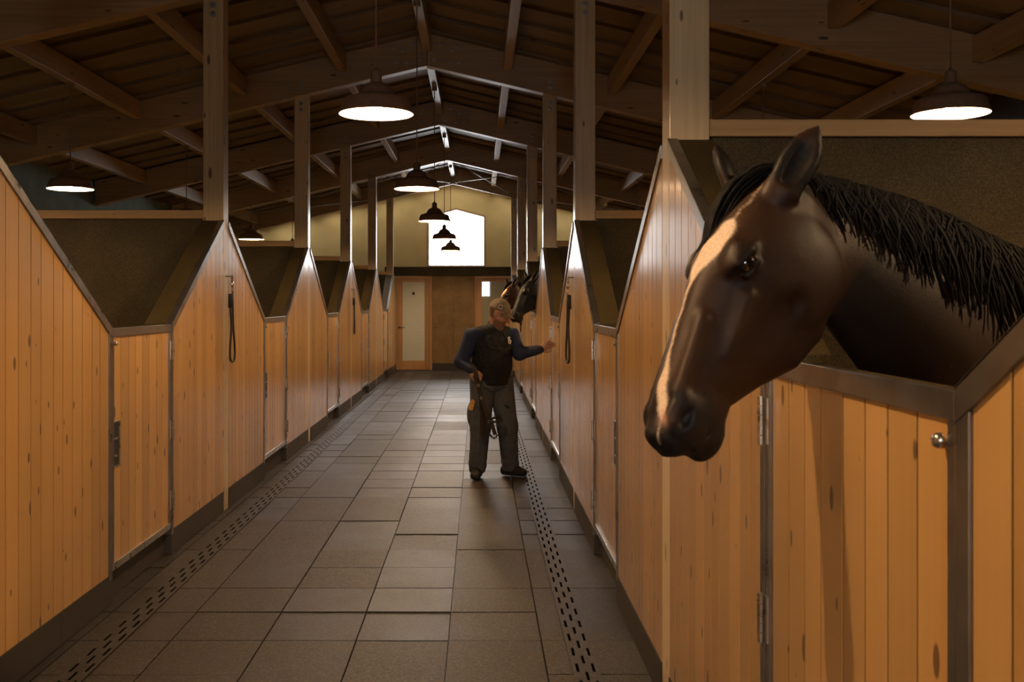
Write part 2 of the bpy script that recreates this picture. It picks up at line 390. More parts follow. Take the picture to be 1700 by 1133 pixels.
MB().box((-1.140, YD + 0.03, 0.0), (-0.100, YD + 0.07, 0.165), 0.3).build('baseboard_back', RUBBER, kind='structure')
MB().box((0.865, YD + 0.02, 0), (1.0, YB - 0.012, 2.305), 0.5).build('wall_back_pier_right', FIBRE, kind='structure')

# ------------------------------------------------------------------ roof frames, purlins, posts
def frame_name(k): return ORD[k - 1] if k >= 2 else 'nearest'
def build_frames():
    for k in range(0, 7):
        y0, y1 = YK(k), YK(k) + 0.16
        for s in (-1, 1):
            xe = XL + 0.02 if s < 0 else XR - 0.02; x0 = RX + s * 0.002
            if k <= 1: lab = 'broad glulam rafter overhead on the %s, %s frame above the camera' % (SIDE[s], ('rear', 'front')[k])
            else: lab = 'broad glulam roof rafter %s of the ridge, %s frame down the aisle' % (SIDE[s], ORD[k - 1])
            root = thing('roof_rafter', ((x0 + xe) / 2, y0, zbeam((x0 + xe) / 2)), lab, 'rafter', 'glulam roof rafters')
            MB().prism([(x0, zbeam(x0)), (xe, zbeam(xe)), (xe, zdeck(xe) - 0.017), (x0, zdeck(x0) - 0.017)], lambda p, t: (p[0], t, p[1]), y0, y1, 0.3 + 0.4 * random.random()).build('beam', BEAMW, root, 0.006)
            if k >= 2:
                for (dx, dz) in ((0.08, 0.09), (0.16, 0.29), (0.25, 0.10), (0.30, 0.25), (0.37, 0.13), (0.40, 0.30)):
                    x = RX + s * dx; z = zbeam(x) + dz
                    b = MB().lathe([(0.0, 0.016), (0.012, 0.016), (0.013, 0.006), (0.024, 0.005), (0.025, 0.0)], n=12); b.v = [(x + p, y0 - r, z + q) for p, q, r in b.v]
                    b.build('bolt', BOLTM, root)
                px = XW[s] + s * 0.08
                for dz in (0.09, 0.16):
                    b = MB().lathe([(0.0, 0.016), (0.012, 0.016), (0.013, 0.006), (0.024, 0.005), (0.025, 0.0)], n=12); b.v = [(px + p, y0 - r, zbeam(px) + dz + q) for p, q, r in b.v]
                    b.build('bolt', BOLTM, root)
    offs = [-4.65, -3.41, -2.18, -1.0, 0.0, 0.95, 2.18, 3.41, 4.55]
    wh = ['outermost left', 'third left', 'second left', 'first left', 'ridge', 'first right', 'second right', 'third right', 'outermost right']
    for k in range(1, 7):
        ya, yb = YK(k) + 0.162, (YK(k + 1) - 0.002 if k < 6 else YB - 0.004)
        for o, w in zip(offs, wh):
            x = RX + o; zb_ = zbeam(x) + 0.165; zt = zdeck(abs(o) + 0.05 + RX) - 0.017
            where = ('the bay over the camera end' if k == 1 else 'the %s bay down the aisle' % ORD[k - 1]) if k < 6 else 'the last bay at the end wall'
            p = MB().box((x - 0.05, ya, zb_), (x + 0.05, yb, zt)).build('roof_purlin', PURLW, None, 0.004)
            tag(p, ('ridge purlin in %s' % where) if w == 'ridge' else '%s purlin off the ridge, in %s' % (w, where), 'purlin', 'roof purlins')
build_frames()
def build_posts():
    for s in (-1, 1):
        for k in range(1, 7):
            y0 = YK(k); x0, x1 = XW[s], XW[s] + s * 0.16; xm = (x0 + x1) / 2
            n = k - (1 if s < 0 else 0)
            lab = 'square timber post %s of the aisle, %s of its row from the camera' % (SIDE[s], ORD[n] if n else 'out-of-sight one')
            if s > 0 and k == 1: lab = 'nearest big square pine post right of the aisle, before the large horse'
            root = thing('timber_post', (xm, y0 + 0.08, 0), lab, 'post', 'stall posts along the aisle')
            zt = [(x0, zbeam(x0)), (x1, zbeam(x1))]
            MB().prism([(x0, 0.0), (x1, 0.0), (x1, zbeam(x1) - 0.001), (x0, zbeam(x0) - 0.001)], lambda p, t: (p[0], t, p[1]), y0, y0 + 0.16, random.random()).build('shaft', POSTW, root, 0.004)
            for dz in (0.10, 0.17):
                b = MB().lathe([(0.0, 0.016), (0.012, 0.016), (0.013, 0.006), (0.024, 0.005), (0.025, 0.0)], n=12); b.v = [(xm + p, y0 - r, zbeam(xm) - dz + q) for p, q, r in b.v]
                b.build('bolt', BOLTM, root)
build_posts()

# brace rods in the last roof bay
for n, (a, b, lab) in enumerate((
        ((-0.66, 20.3, 4.50), (-1.95, 24.0, 4.20), 'thin steel brace rod running left from the ridge to the last frame'),
        ((-1.95, 20.3, 4.20), (-0.66, 24.0, 4.50), 'thin steel brace rod crossing back up to the ridge, left half'),
        ((-0.56, 20.3, 4.50), (0.70, 24.0, 4.22), 'thin steel brace rod running right from the ridge to the last frame'),
        ((0.70, 20.3, 4.22), (-0.56, 24.0, 4.50), 'thin steel brace rod crossing back up to the ridge, right half'),
        ((-2.25, 20.3, 4.12), (-5.6, 24.0, 3.33), 'thin steel brace rod over the far left stall, sloping outwards'),
        ((-5.6, 20.3, 3.33), (-2.25, 24.0, 4.12), 'thin steel brace rod over the far left stall, sloping inwards'),
        ((1.0, 20.3, 4.13), (4.4, 24.0, 3.33), 'thin steel brace rod over the far right stall, sloping outwards'),
        ((4.4, 20.3, 3.33), (1.0, 24.0, 4.13), 'thin steel brace rod over the far right stall, sloping inwards'))):
    d = 0.0 if n % 2 == 0 else -0.03
    root = thing('brace_rod', tuple((p + q) / 2 for p, q in zip(a, b)), lab, 'brace rod', 'roof brace rods')
    a = Vector(a) + Vector((0, 0, d)); b = Vector(b) + Vector((0, 0, d)); MB().tube([a, b], 0.009, 8).build('rod', BOLTM, root, smooth=True)
    for t in (0.04, 0.96):
        c = a.lerp(b, t); dd = (b - a).normalized() * 0.06; MB().tube([c - dd, c + dd], 0.024, 8).build('turnbuckle', BOLTM, root)

# ------------------------------------------------------------------ stall fronts
ZD, ZP, ZK = 1.512, 2.30, 0.16
def boards_mesh(s, ya, yb, zb, ztop, d0=0.0, th=0.03, w=0.124):
    mb = MB(); jb = MB(); X = XW[s]; n = max(1, round(abs(yb - ya) / w)); cuts = [ya + (yb - ya) * i / n for i in range(n + 1)]
    for i in range(1, n): cuts[i] += random.uniform(-0.012, 0.012)
    for a, b in zip(cuts[:-1], cuts[1:]):
        q = lambda y, z, d: (X + s * (d0 + d), y, z)
        g0, g1, gd = 0.0042, 0.0036, 0.001       # small chamfer, then a straight gap; a dark strip paints in its shade
        ring = lambda g, d: [q(a + g, zb, d), q(b - g, zb, d), q(b - g, ztop(b - g), d), q(a + g, ztop(a + g), d)]
        vs = ring(g0, 0) + ring(g1, gd) + ring(g1, th)
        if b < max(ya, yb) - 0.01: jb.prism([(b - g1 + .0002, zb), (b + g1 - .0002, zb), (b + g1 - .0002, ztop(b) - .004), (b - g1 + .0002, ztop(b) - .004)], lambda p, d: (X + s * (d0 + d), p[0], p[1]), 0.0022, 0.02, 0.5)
        fs = [(0, 1, 2, 3), (8, 9, 10, 11)] + [(i, (i + 1) % 4, 4 + (i + 1) % 4, 4 + i) for i in range(4)] + [(4 + i, 4 + (i + 1) % 4, 8 + (i + 1) % 4, 8 + i) for i in range(4)]
        mb.add(vs, fs)
    mb.box((X + s * (d0 + th - 0.002), min(ya, yb), zb), (X + s * (d0 + th), max(ya, yb), min(ztop(ya), ztop(yb))), 0.5)
    return mb, jb
def side_fn(s): return lambda p, d: (XW[s] + s * d, p[0], p[1])
def post_phrase(s, k):
    n = k - (1 if s < 0 else 0)
    return '%s %s post' % (ORD[n], SIDE[s]) if n else 'cut-off left post'
def half_panel(s, k, near):
    y0 = YK(k)
    if near: yd, yp = y0 - 1.378, y0 - 0.002
    else: yd, yp = y0 + 1.538, y0 + 0.162
    if k == 6 and not near: yd = y0 + 0.86
    e = 1 if yd > yp else -1                       # direction from the post to the door
    zt = lambda y: ZP + (ZD - ZP) * (abs(y - yp) / 1.376)
    lab = 'pine-boarded stall front with raking top, on the %s side of the %s' % ('near' if near else 'far', post_phrase(s, k))
    if k == 1 and not near: lab = ('large pine-boarded raking stall front cut by the left edge of the photo' if s < 0 else 'pine-boarded raking stall front beyond the nearest right post, behind the horse\'s muzzle')
    if k == 1 and near and s > 0: lab = 'pine-boarded raking stall front between the nearest right door and its post, under the horse\'s nose'
    if k == 0: lab = 'pine-boarded raking stall front cut by the right edge of the photo'
    root = thing('stall_facade', (XW[s], (yd + yp) / 2, 0), lab, 'stall front', 'raking pine stall fronts')
    fn = side_fn(s); st = yd - e * 0.042
    m1, m2 = boards_mesh(s, min(yp, st), max(yp, st), ZK, lambda y: zt(y) - 0.006); m2.build('groove_shadow_strip', GROOVE_SHADOW, m1.build('boards', PINE, root))
    mb = MB(); L = abs(yd - yp); n = 2
    for i in range(n):
        a = yp + e * L * i / n; b = yp + e * L * (i + 1) / n
        mb.box((XW[s] - s * 0.004, a + e * 0.0015, 0.0), (XW[s] + s * 0.05, b - e * 0.0015, ZK - 0.002), 0.5)
    mb.build('kickboard', RUBBER, root)
    # fibreboard lining and the deep slanted sill of the opening
    zlo = ZK
    MB().prism([(yd, zlo), (yp, zlo), (yp, zt(yp) - 0.025), (yd, zt(yd) - 0.025)], fn, 0.13, 0.158, 0.5).build('lining', FIBRE, root)
    MB().prism([(yd, zt(yd) - 0.024), (yp, zt(yp) - 0.024), (yp, zt(yp)), (yd, zt(yd))], fn, 0.031, 0.172, 0.5).build('sill', FIBRE, root)
    MB().box((XW[s] + s * 0.052, yd - e * 0.025, zlo), (XW[s] + s * 0.13, yd - e * 0.001, zt(yd) - 0.026), 0.5).build('jamb_lining', FIBRE, root)
    # steel: vertical stile and L-shaped rake trim
    MB().box((XW[s] - s * 0.006, yd - e * 0.042, ZK - 0.03), (XW[s] + s * 0.05, yd, zt(yd) - 0.03), 0.5).build('stile', STEEL, root, 0.002)
    w = 0.052; ye = yd
    mb = MB(); mb.prism([(ye, zt(ye) - w), (yp, zt(yp) - w), (yp, zt(yp) + 0.004), (ye, zt(ye) + 0.004)], fn, -0.008, 0.0, 0.5)
    mb.prism([(ye, zt(ye)), (yp, zt(yp)), (yp, zt(yp) + 0.005), (ye, zt(ye) + 0.005)], fn, -0.008, 0.032, 0.5)
    mb.build('rake_trim', STEEL, root)
    return root
def stall_door(s, k):
    c = YK(k) - 1.92; a, b = c - 0.536, c + 0.536; X = XW[s]
    n = k - (1 if s < 0 else 0)
    if s > 0: lab = ['', 'nearest right stall door, below the large horse\'s neck', 'second right stall door, just beyond the large horse\'s muzzle', 'right stall door behind the man\'s outstretched hand, third from the camera', 'right stall door under the black horse\'s head', 'right stall door under the small brown horse\'s head', 'last right stall door before the end wall'][k]
    else: lab = '%s low pine stall door in the left row, %s' % (['', 'hidden', 'nearest', 'second', 'third', 'fourth', 'last'][k], ['', 'outside the picture', 'large and fully visible with flush latch', 'narrow, between the first two posts', 'narrow, beyond the second post', 'very narrow, near the far end', 'beside the frosted glass door'][k])
    root = thing('stall_door', (X, c, 0.17), lab, 'stall door', 'low pine stall doors')
    bx = lambda y0, y1, z0, z1, d0, d1: MB().box((X + s * d0, y0, z0), (X + s * d1, y1, z1), 0.5)
    m1, m2 = boards_mesh(s, a + 0.028, b - 0.028, 0.21, lambda y: 1.464, 0.006, 0.03, 0.12); m2.build('groove_shadow_strip', GROOVE_SHADOW, m1.build('boards', PINE, root))
    bx(a, b, 1.462, 1.510, -0.006, 0.012).build('top_rail', STEEL, root, 0.002)
    bx(a, b, 1.466, 1.508, 0.0125, 0.048).build('top_cap', FIBRE, root, 0.002)
    bx(a, b, 0.172, 0.212, -0.004, 0.045).build('bottom_rail', BRIGHT if k in (2, 3, 4) else STEEL, root, 0.002)
    bx(a, a + 0.028, 0.213, 1.461, -0.004, 0.045).build('stile', STEEL, root, 0.002)
    bx(b - 0.028, b, 0.213, 1.461, -0.004, 0.045).build('stile', STEEL, root, 0.002)
    far_latch = (s < 0 and k == 6)
    hy, ly, e = (b, a, 1) if not far_latch else (a, b, -1)
    for z in (1.34, 0.82, 0.36):
        mb = MB(); q = hy + e * 0.003
        for i in range(5):
            z0 = z - 0.065 + i * 0.026
            mb.tube([(X - s * 0.017, q, z0 + 0.001), (X - s * 0.017, q, z0 + 0.025)], 0.0085, 10)
        mb.box((X - s * 0.0085, q - 0.030 * (e > 0) , z - 0.06), (X - s * 0.004, q + 0.030 * (e < 0), z + 0.06), 0.5)
        mb.build('hinge', BRIGHT, root)
    # recessed flush latch
    y0 = ly + e * 0.030; y1 = ly + e * 0.125
    lt = MB(); zc0, zc1 = 0.745, 0.985
    lt.box((X + s * 0.004, y0, zc0), (X + s * 0.0055, y1, zc1), 0.5); lt.build('latch_plate', DARKM, root)
    fr = MB(); t = 0.006
    for (p, q, z0, z1) in ((y0, y1, zc0 - t, zc0), (y0, y1, zc1, zc1 + t), (y1, y1 + e * t, zc0 - t, zc1 + t)):
        fr.box((X - s * 0.001, p, z0), (X + s * 0.006, q, z1), 0.5)
    fr.build('latch_rim', BRIGHT, root)
    mb = MB(); mb.tube([(X + s * 0.003, y0 + e * 0.01, 0.895), (X - s * 0.001, y0 + e * 0.055, 0.895)], 0.007); mb.tube([(X + s * 0.003, y0 + e * 0.01, 0.80), (X - s * 0.002, y0 + e * 0.035, 0.80)], 0.008)
    mb.build('latch_bolt', BRIGHT, root)
    mb = MB(); mb.lathe([(0.0, 0.022), (0.009, 0.022), (0.013, 0.016), (0.013, 0.008), (0.008, 0.004), (0.008, 0.0)], n=14); q = ly + e * 0.05
    mb.v = [(X - s * (z - 0.006), q + x, 1.425 + y) for x, y, z in mb.v]; mb.build('stop_button', BRIGHT, root, smooth=True)
    th = bx(a - 0.002, b + 0.002, 0.0, 0.150, 0.046, 0.085).build('threshold_board', RUBBER)
    tag(th, 'dark recessed kick plate below the ' + (['', 'hidden left door', 'nearest left stall door', 'second left stall door', 'third left stall door', 'fourth left stall door', 'last left stall door'][k] if s < 0 else ['', 'nearest right stall door', 'second right stall door', 'third right stall door', 'fourth right stall door', 'fifth right stall door', 'last right stall door'][k]), 'kick plate', 'recessed kick plates')
def divider(s, k):
    y0 = YK(k); xa = XW[s] + s * 0.175; xb = (XL + 0.003) if s < 0 else (XR - 0.003)
    lab = 'tall speckled dark board partition running outwards from the %s' % post_phrase(s, k)
    if s > 0 and k == 1: lab = 'big speckled dark board partition with timber top rail behind the large horse'
    root = thing('stall_divider', ((xa + xb) / 2, y0 + 0.08, 0), lab, 'stall divider', 'board partitions between stalls')
    mb = MB(); n = 3
    for i in range(n):
        a = xa + (xb - xa) * i / n; b = xa + (xb - xa) * (i + 1) / n
        mb.box((a + s * 0.001, y0 + 0.03, 0.0), (b - s * 0.001, y0 + 0.13, 2.313), 0.5)
    mb.build('board_panel', FIBRE, root)
    MB().box((XW[s] + s * 0.162, y0 + 0.005, 2.315), (xb, y0 + 0.155, 2.383), 0.5).build('top_rail', RAILW, root, 0.004)
for s in (-1, 1):
    for k in range(0, 7):
        if k == 0 and s < 0: continue
        if k >= 1: half_panel(s, k, True); stall_door(s, k); divider(s, k)
        half_panel(s, k, False)
MB().box((XL, 0.11, 0), (XW[-1] - 0.17, 0.2, 2.31), 0.5).build('wall_left_end_partition', FIBRE, kind='structure')
MB().box((XW[1] + 0.17, 0.11, 0), (XR, 0.2, 2.31), 0.5).build('wall_right_end_partition', FIBRE, kind='structure')

# ------------------------------------------------------------------ lamps
def make_lamp_meshes():
    prof = [(0.222, 0.0), (0.222, 0.010), (0.214, 0.022), (0.205, 0.055), (0.196, 0.082), (0.186, 0.090), (0.118, 0.112), (0.106, 0.122), (0.098, 0.142), (0.082, 0.164), (0.050, 0.182), (0.036, 0.188)]
    sh = MB().lathe(prof, n=56)
    rf = MB().lathe([(r - 0.003, max(0.0, z - 0.003)) for r, z in prof], n=56)
    nk = MB().lathe([(0.001, 0.180), (0.036, 0.182), (0.038, 0.19), (0.034, 0.20), (0.034, 0.245), (0.029, 0.256), (0.012, 0.262), (0.010, 0.275), (0.001, 0.276)], n=24)
    bl = MB(); bl.lathe([(0.001, 0.02), (0.018, 0.022), (0.032, 0.032), (0.038, 0.050), (0.035, 0.07), (0.024, 0.09), (0.017, 0.11), (0.016, 0.13)], n=16)
    return sh, rf, nk, bl
LM = {}
def lamp(x, y, label, group, ztop):
    root = thing('pendant_lamp', (x, y, 2.77), label, 'lamp', group)
    if not LM:
        for nm, mb, mat in zip(('shade', 'reflector', 'socket', 'bulb'), make_lamp_meshes(), (SHADE, ENAMEL, SHADE, BULB)):
            o = mb.build(nm, mat, root, smooth=True, recalc=(nm not in ('shade', 'reflector'))); o.matrix_parent_inverse = Matrix.Identity(4); LM[nm] = o
    else:
        for nm, src in LM.items():
            o = src.copy(); COL.objects.link(o); o.parent = root; o.name = nm
    h = ztop - 2.77
    o = MB().tube([(0, 0, 0.275), (0, 0, h - 0.03)], 0.006, 8).build('cord', ROPE if False else SHADE, root, smooth=True); o.matrix_parent_inverse = Matrix.Identity(4)
    o = MB().lathe([(0.001, h - 0.05), (0.035, h - 0.048), (0.035, h - 0.001), (0.001, h)], n=20).build('ceiling_cup', SHADE, root); o.matrix_parent_inverse = Matrix.Identity(4)
AISLE = ['aisle pendant lamp behind the camera', 'aisle pendant lamp over the camera', 'largest barn pendant lamp hanging over the aisle, top centre', 'second aisle pendant lamp, dark shade beside the ridge', 'third aisle pendant lamp from the camera, in front of the window edge', 'fourth aisle pendant lamp, silhouetted against the bright window', 'fifth aisle pendant lamp, lowest small one before the window', 'last']
for k in range(0, 7):
    yb_ = YK(k) - 2.0
    lamp(RX, yb_, AISLE[k], 'aisle pendant lamps', zbeam(RX) + 0.165)
    for s in (-1, 1):
        xx = RX + s * 3.41
        if s < 0: lb = 'lit pendant lamp hanging in the %s stall on the left' % (ORD[k] if k else 'rearmost')
        else: lb = 'lit pendant lamp hanging in the %s stall on the right' % (ORD[k] if k else 'rearmost')
        if s > 0 and k == 2: lb = 'big lit pendant lamp above the partition rail, top right behind the horse'
        if s < 0 and k == 3: lb = 'lit pendant lamp over the nearest left partition, before the teal wall'
        if s < 0 and k == 4: lb = 'dark pendant lamp half hidden behind the nearest left post and rail'
        if s < 0 and k == 5: lb = 'small lit pendant lamp between the two nearest left posts'
        lamp(xx, yb_, lb, 'stall pendant lamps', zbeam(xx) + 0.165)

#@@FIGURES
# ------------------------------------------------------------------ figures: smooth distance fields turned into meshes
import openvdb
class Field:
    def __init__(s, lo, hi, h):
        s.lo = np.array(lo, float); s.h = h; s.n = np.ceil((np.array(hi) - s.lo) / h).astype(int) + 1
        s.a = np.full(s.n, 0.25, np.float32)
        s.ax = [(s.lo[i] + h * np.arange(s.n[i])).astype(np.float32) for i in range(3)]
    def block(s, lo, hi):
        i0 = np.clip(np.floor((np.array(lo) - s.lo) / s.h).astype(int), 0, s.n - 1)
        i1 = np.clip(np.ceil((np.array(hi) - s.lo) / s.h).astype(int) + 1, 1, s.n)
        sl = tuple(slice(a, b) for a, b in zip(i0, i1))
        return sl, np.meshgrid(*[s.ax[i][sl[i]] for i in range(3)], indexing='ij', sparse=True)
    def put(s, lo, hi, fn, k=0.02, sub=False):
        m = k + 0.04; sl, (X, Y, Z) = s.block(np.array(lo) - m, np.array(hi) + m)
        if min(s.a[sl].shape) == 0: return s
        d = fn(X, Y, Z).astype(np.float32); a = s.a[sl]
        if sub:
            d = -d; h = np.clip(0.5 - 0.5 * (a - d) / k, 0, 1); s.a[sl] = a * (1 - h) + d * h + k * h * (1 - h)
        else:
            h = np.clip(0.5 + 0.5 * (a - d) / k, 0, 1); s.a[sl] = a * (1 - h) + d * h - k * h * (1 - h)
        return s
    def cone(s, p, q, r1, r2, k=0.02, sub=False):
        p = np.array(p, float); q = np.array(q, float); r = max(r1, r2); v = q - p; L2 = max(float(v @ v), 1e-9)
        def fn(X, Y, Z):
            t = np.clip(((X - p[0]) * v[0] + (Y - p[1]) * v[1] + (Z - p[2]) * v[2]) / L2, 0, 1)
            return np.sqrt((X - p[0] - t * v[0]) ** 2 + (Y - p[1] - t * v[1]) ** 2 + (Z - p[2] - t * v[2]) ** 2) - (r1 + (r2 - r1) * t)
        return s.put(np.minimum(p, q) - r, np.maximum(p, q) + r, fn, k, sub)
    def chain(s, pts, rs, k=0.02):
        for a, b, ra, rb in zip(pts[:-1], pts[1:], rs[:-1], rs[1:]): s.cone(a, b, ra, rb, k)
        return s
    def ell(s, c, r, M=None, k=0.02, sub=False):
        c = np.array(c, float); r = np.array(r, float); M = np.eye(3) if M is None else np.array(M, float); R = max(r)
        def fn(X, Y, Z):
            x, y, z = X - c[0], Y - c[1], Z - c[2]
            q = [(M[0, i] * x + M[1, i] * y + M[2, i] * z) for i in range(3)]
            k0 = np.sqrt(sum((q[i] / r[i]) ** 2 for i in range(3))) + 1e-6; k1 = np.sqrt(sum((q[i] / r[i] ** 2) ** 2 for i in range(3))) + 1e-6
            return k0 * (k0 - 1) / k1
        return s.put(c - R, c + R, fn, k, sub)
    def flatseg(s, p, q, a0, b0, a1, b1, side, k=0.03, pw=2.0, sub=False):
        """tapering tube with an elliptic section: half size a along 'up', b along 'side'"""
        p = np.array(p, float); q = np.array(q, float); v = q - p; L = np.linalg.norm(v); t_ = v / L
        sd = np.array(side, float); sd = sd - t_ * (sd @ t_); sd /= np.linalg.norm(sd); up = np.cross(t_, sd); R = max(a0, b0, a1, b1)
        def fn(X, Y, Z):
            x, y, z = X - p[0], Y - p[1], Z - p[2]
            ax = x * t_[0] + y * t_[1] + z * t_[2]; t = np.clip(ax / L, 0, 1); e = ax - t * L
            u = x * up[0] + y * up[1] + z * up[2]; w = x * sd[0] + y * sd[1] + z * sd[2]
            a = a0 + (a1 - a0) * t; b = b0 + (b1 - b0) * t; m = np.minimum(a, b)
            g = ((np.abs(u) / a) ** pw + (np.abs(w) / b) ** pw + (np.abs(e) / m) ** pw) ** (1 / pw)
            return (g - 1) * m
        return s.put(np.minimum(p, q) - R, np.maximum(p, q) + R, fn, k, sub)
    def mesh(s, name, mat, parent=None, colour=None, origin=(0, 0, 0)):
        g = openvdb.FloatGrid(0.25); g.copyFromArray(s.a); P, Q = g.convertToQuads(0.0)[:2]
        P = P * s.h + s.lo; Q = Q.astype(np.int64)
        A = P[Q[:, 0]]; B = P[Q[:, 1]]; C = P[Q[:, 2]]; D = P[Q[:, 3]]
        vol = np.einsum('ij,ij->i', A, np.cross(B, C)).sum() + np.einsum('ij,ij->i', A, np.cross(C, D)).sum()
        if vol < 0: Q = Q[:, ::-1]
        me = bpy.data.meshes.new(name); V = P - np.array(origin)
        me.vertices.add(len(V)); me.vertices.foreach_set('co', V.astype(np.float32).ravel())
        me.loops.add(Q.size); me.loops.foreach_set('vertex_index', Q.astype(np.int32).ravel())
        me.polygons.add(len(Q)); me.polygons.foreach_set('loop_start', (np.arange(len(Q)) * 4).astype(np.int32)); me.polygons.foreach_set('loop_total', np.full(len(Q), 4, np.int32))
        me.update(calc_edges=True); me.validate(); me.shade_smooth()
        if colour is not None:
            c = np.ones((len(V), 4), np.float32); c[:, :3] = colour(P)
            ca = me.color_attributes.new('coat', 'FLOAT_COLOR', 'POINT'); ca.data.foreach_set('color', c.ravel())
        me.materials.append(mat); o = bpy.data.objects.new(name, me); COL.objects.link(o)
        if parent is not None: o.parent = parent
        return o
def sstep(a, b, x): t = np.clip((x - a) / (b - a), 0, 1); return t * t * (3 - 2 * t)
def coat_mat(name, attr='coat', rough=0.45, spec=0.4, sheen=0.0, nsc=60, namt=0.18, bstr=0.1, mult=None):
    m, nt, b = new_mat(name); at = N(nt, 'ShaderNodeAttribute', attribute_name=attr); tc = N(nt, 'ShaderNodeTexCoord')
    f = noise(nt, tc.outputs['Object'], nsc, 4, 0.65); c2 = ramp(nt, f, [(0.3, (1 - namt,) * 3), (0.7, (1 + namt,) * 3)])
    c = mixc(nt, 1.0, at.outputs['Color'], c2, 'MULTIPLY')
    if mult: c = mixc(nt, 1.0, c, mult, 'MULTIPLY')
    nt.links.new(c, b.inputs['Base Color']); b.inputs['Roughness'].default_value = rough; b.inputs['Specular IOR Level'].default_value = spec
    if sheen: b.inputs['Sheen Weight'].default_value = sheen
    bump(nt, b, f, bstr, 0.002); return m

# ---- horse: head frame (u towards the muzzle, v towards the forehead, w towards its left side)
HP = np.array([0.645, 2.29, 1.90])
def head_frame(yaw, pitch, roll):
    h = np.array([-math.cos(yaw), -math.sin(yaw), 0]); l = np.array([-h[1], h[0], 0])
    f = h * math.cos(pitch) + np.array([0, 0, -math.sin(pitch)]); v = np.cross(f, l)
    l2 = l * math.cos(roll) + v * math.sin(roll); return f, np.cross(f, l2), l2
HF, HV, HL = head_frame(math.radians(28), math.radians(54), math.radians(9))
HM = np.array([HF, HV, HL]).T                     # columns u, v, w
def HW(u, v, w): return HP + HF * u + HV * v + HL * w
NX = [0.70, 0.735, 0.80, 0.86, 0.95, 1.05, 1.20, 1.35, 1.60, 1.75, 2.10, 2.60, 2.95, 3.12]
NTOP = [1.925, 1.93, 1.922, 1.912, 1.893, 1.868, 1.812, 1.756, 1.68, 1.64, 1.57, 1.60, 1.56, 1.42]
NBOT = [1.74, 1.685, 1.60, 1.53, 1.42, 1.28, 1.08, 0.93, 0.83, 0.80, 0.80, 0.86, 0.95, 1.12]
NY = [2.335, 2.345, 2.365, 2.385, 2.41, 2.435, 2.48, 2.525, 2.585, 2.61, 2.66, 2.71, 2.74, 2.75]
NB = [0.055, 0.066, 0.074, 0.080, 0.092, 0.102, 0.122, 0.155, 0.215, 0.25, 0.28, 0.28, 0.24, 0.16]
def smooth_interp(x, xs, ys):
    d = 0.035; return (np.interp(x - d, xs, ys) + 2 * np.interp(x, xs, ys) + np.interp(x + d, xs, ys)) / 4
def neck_at(x):
    t, b_, y, w = (smooth_interp(x, NX, q) for q in (NTOP, NBOT, NY, NB)); return y, (t + b_) / 2, (t - b_) / 2, w
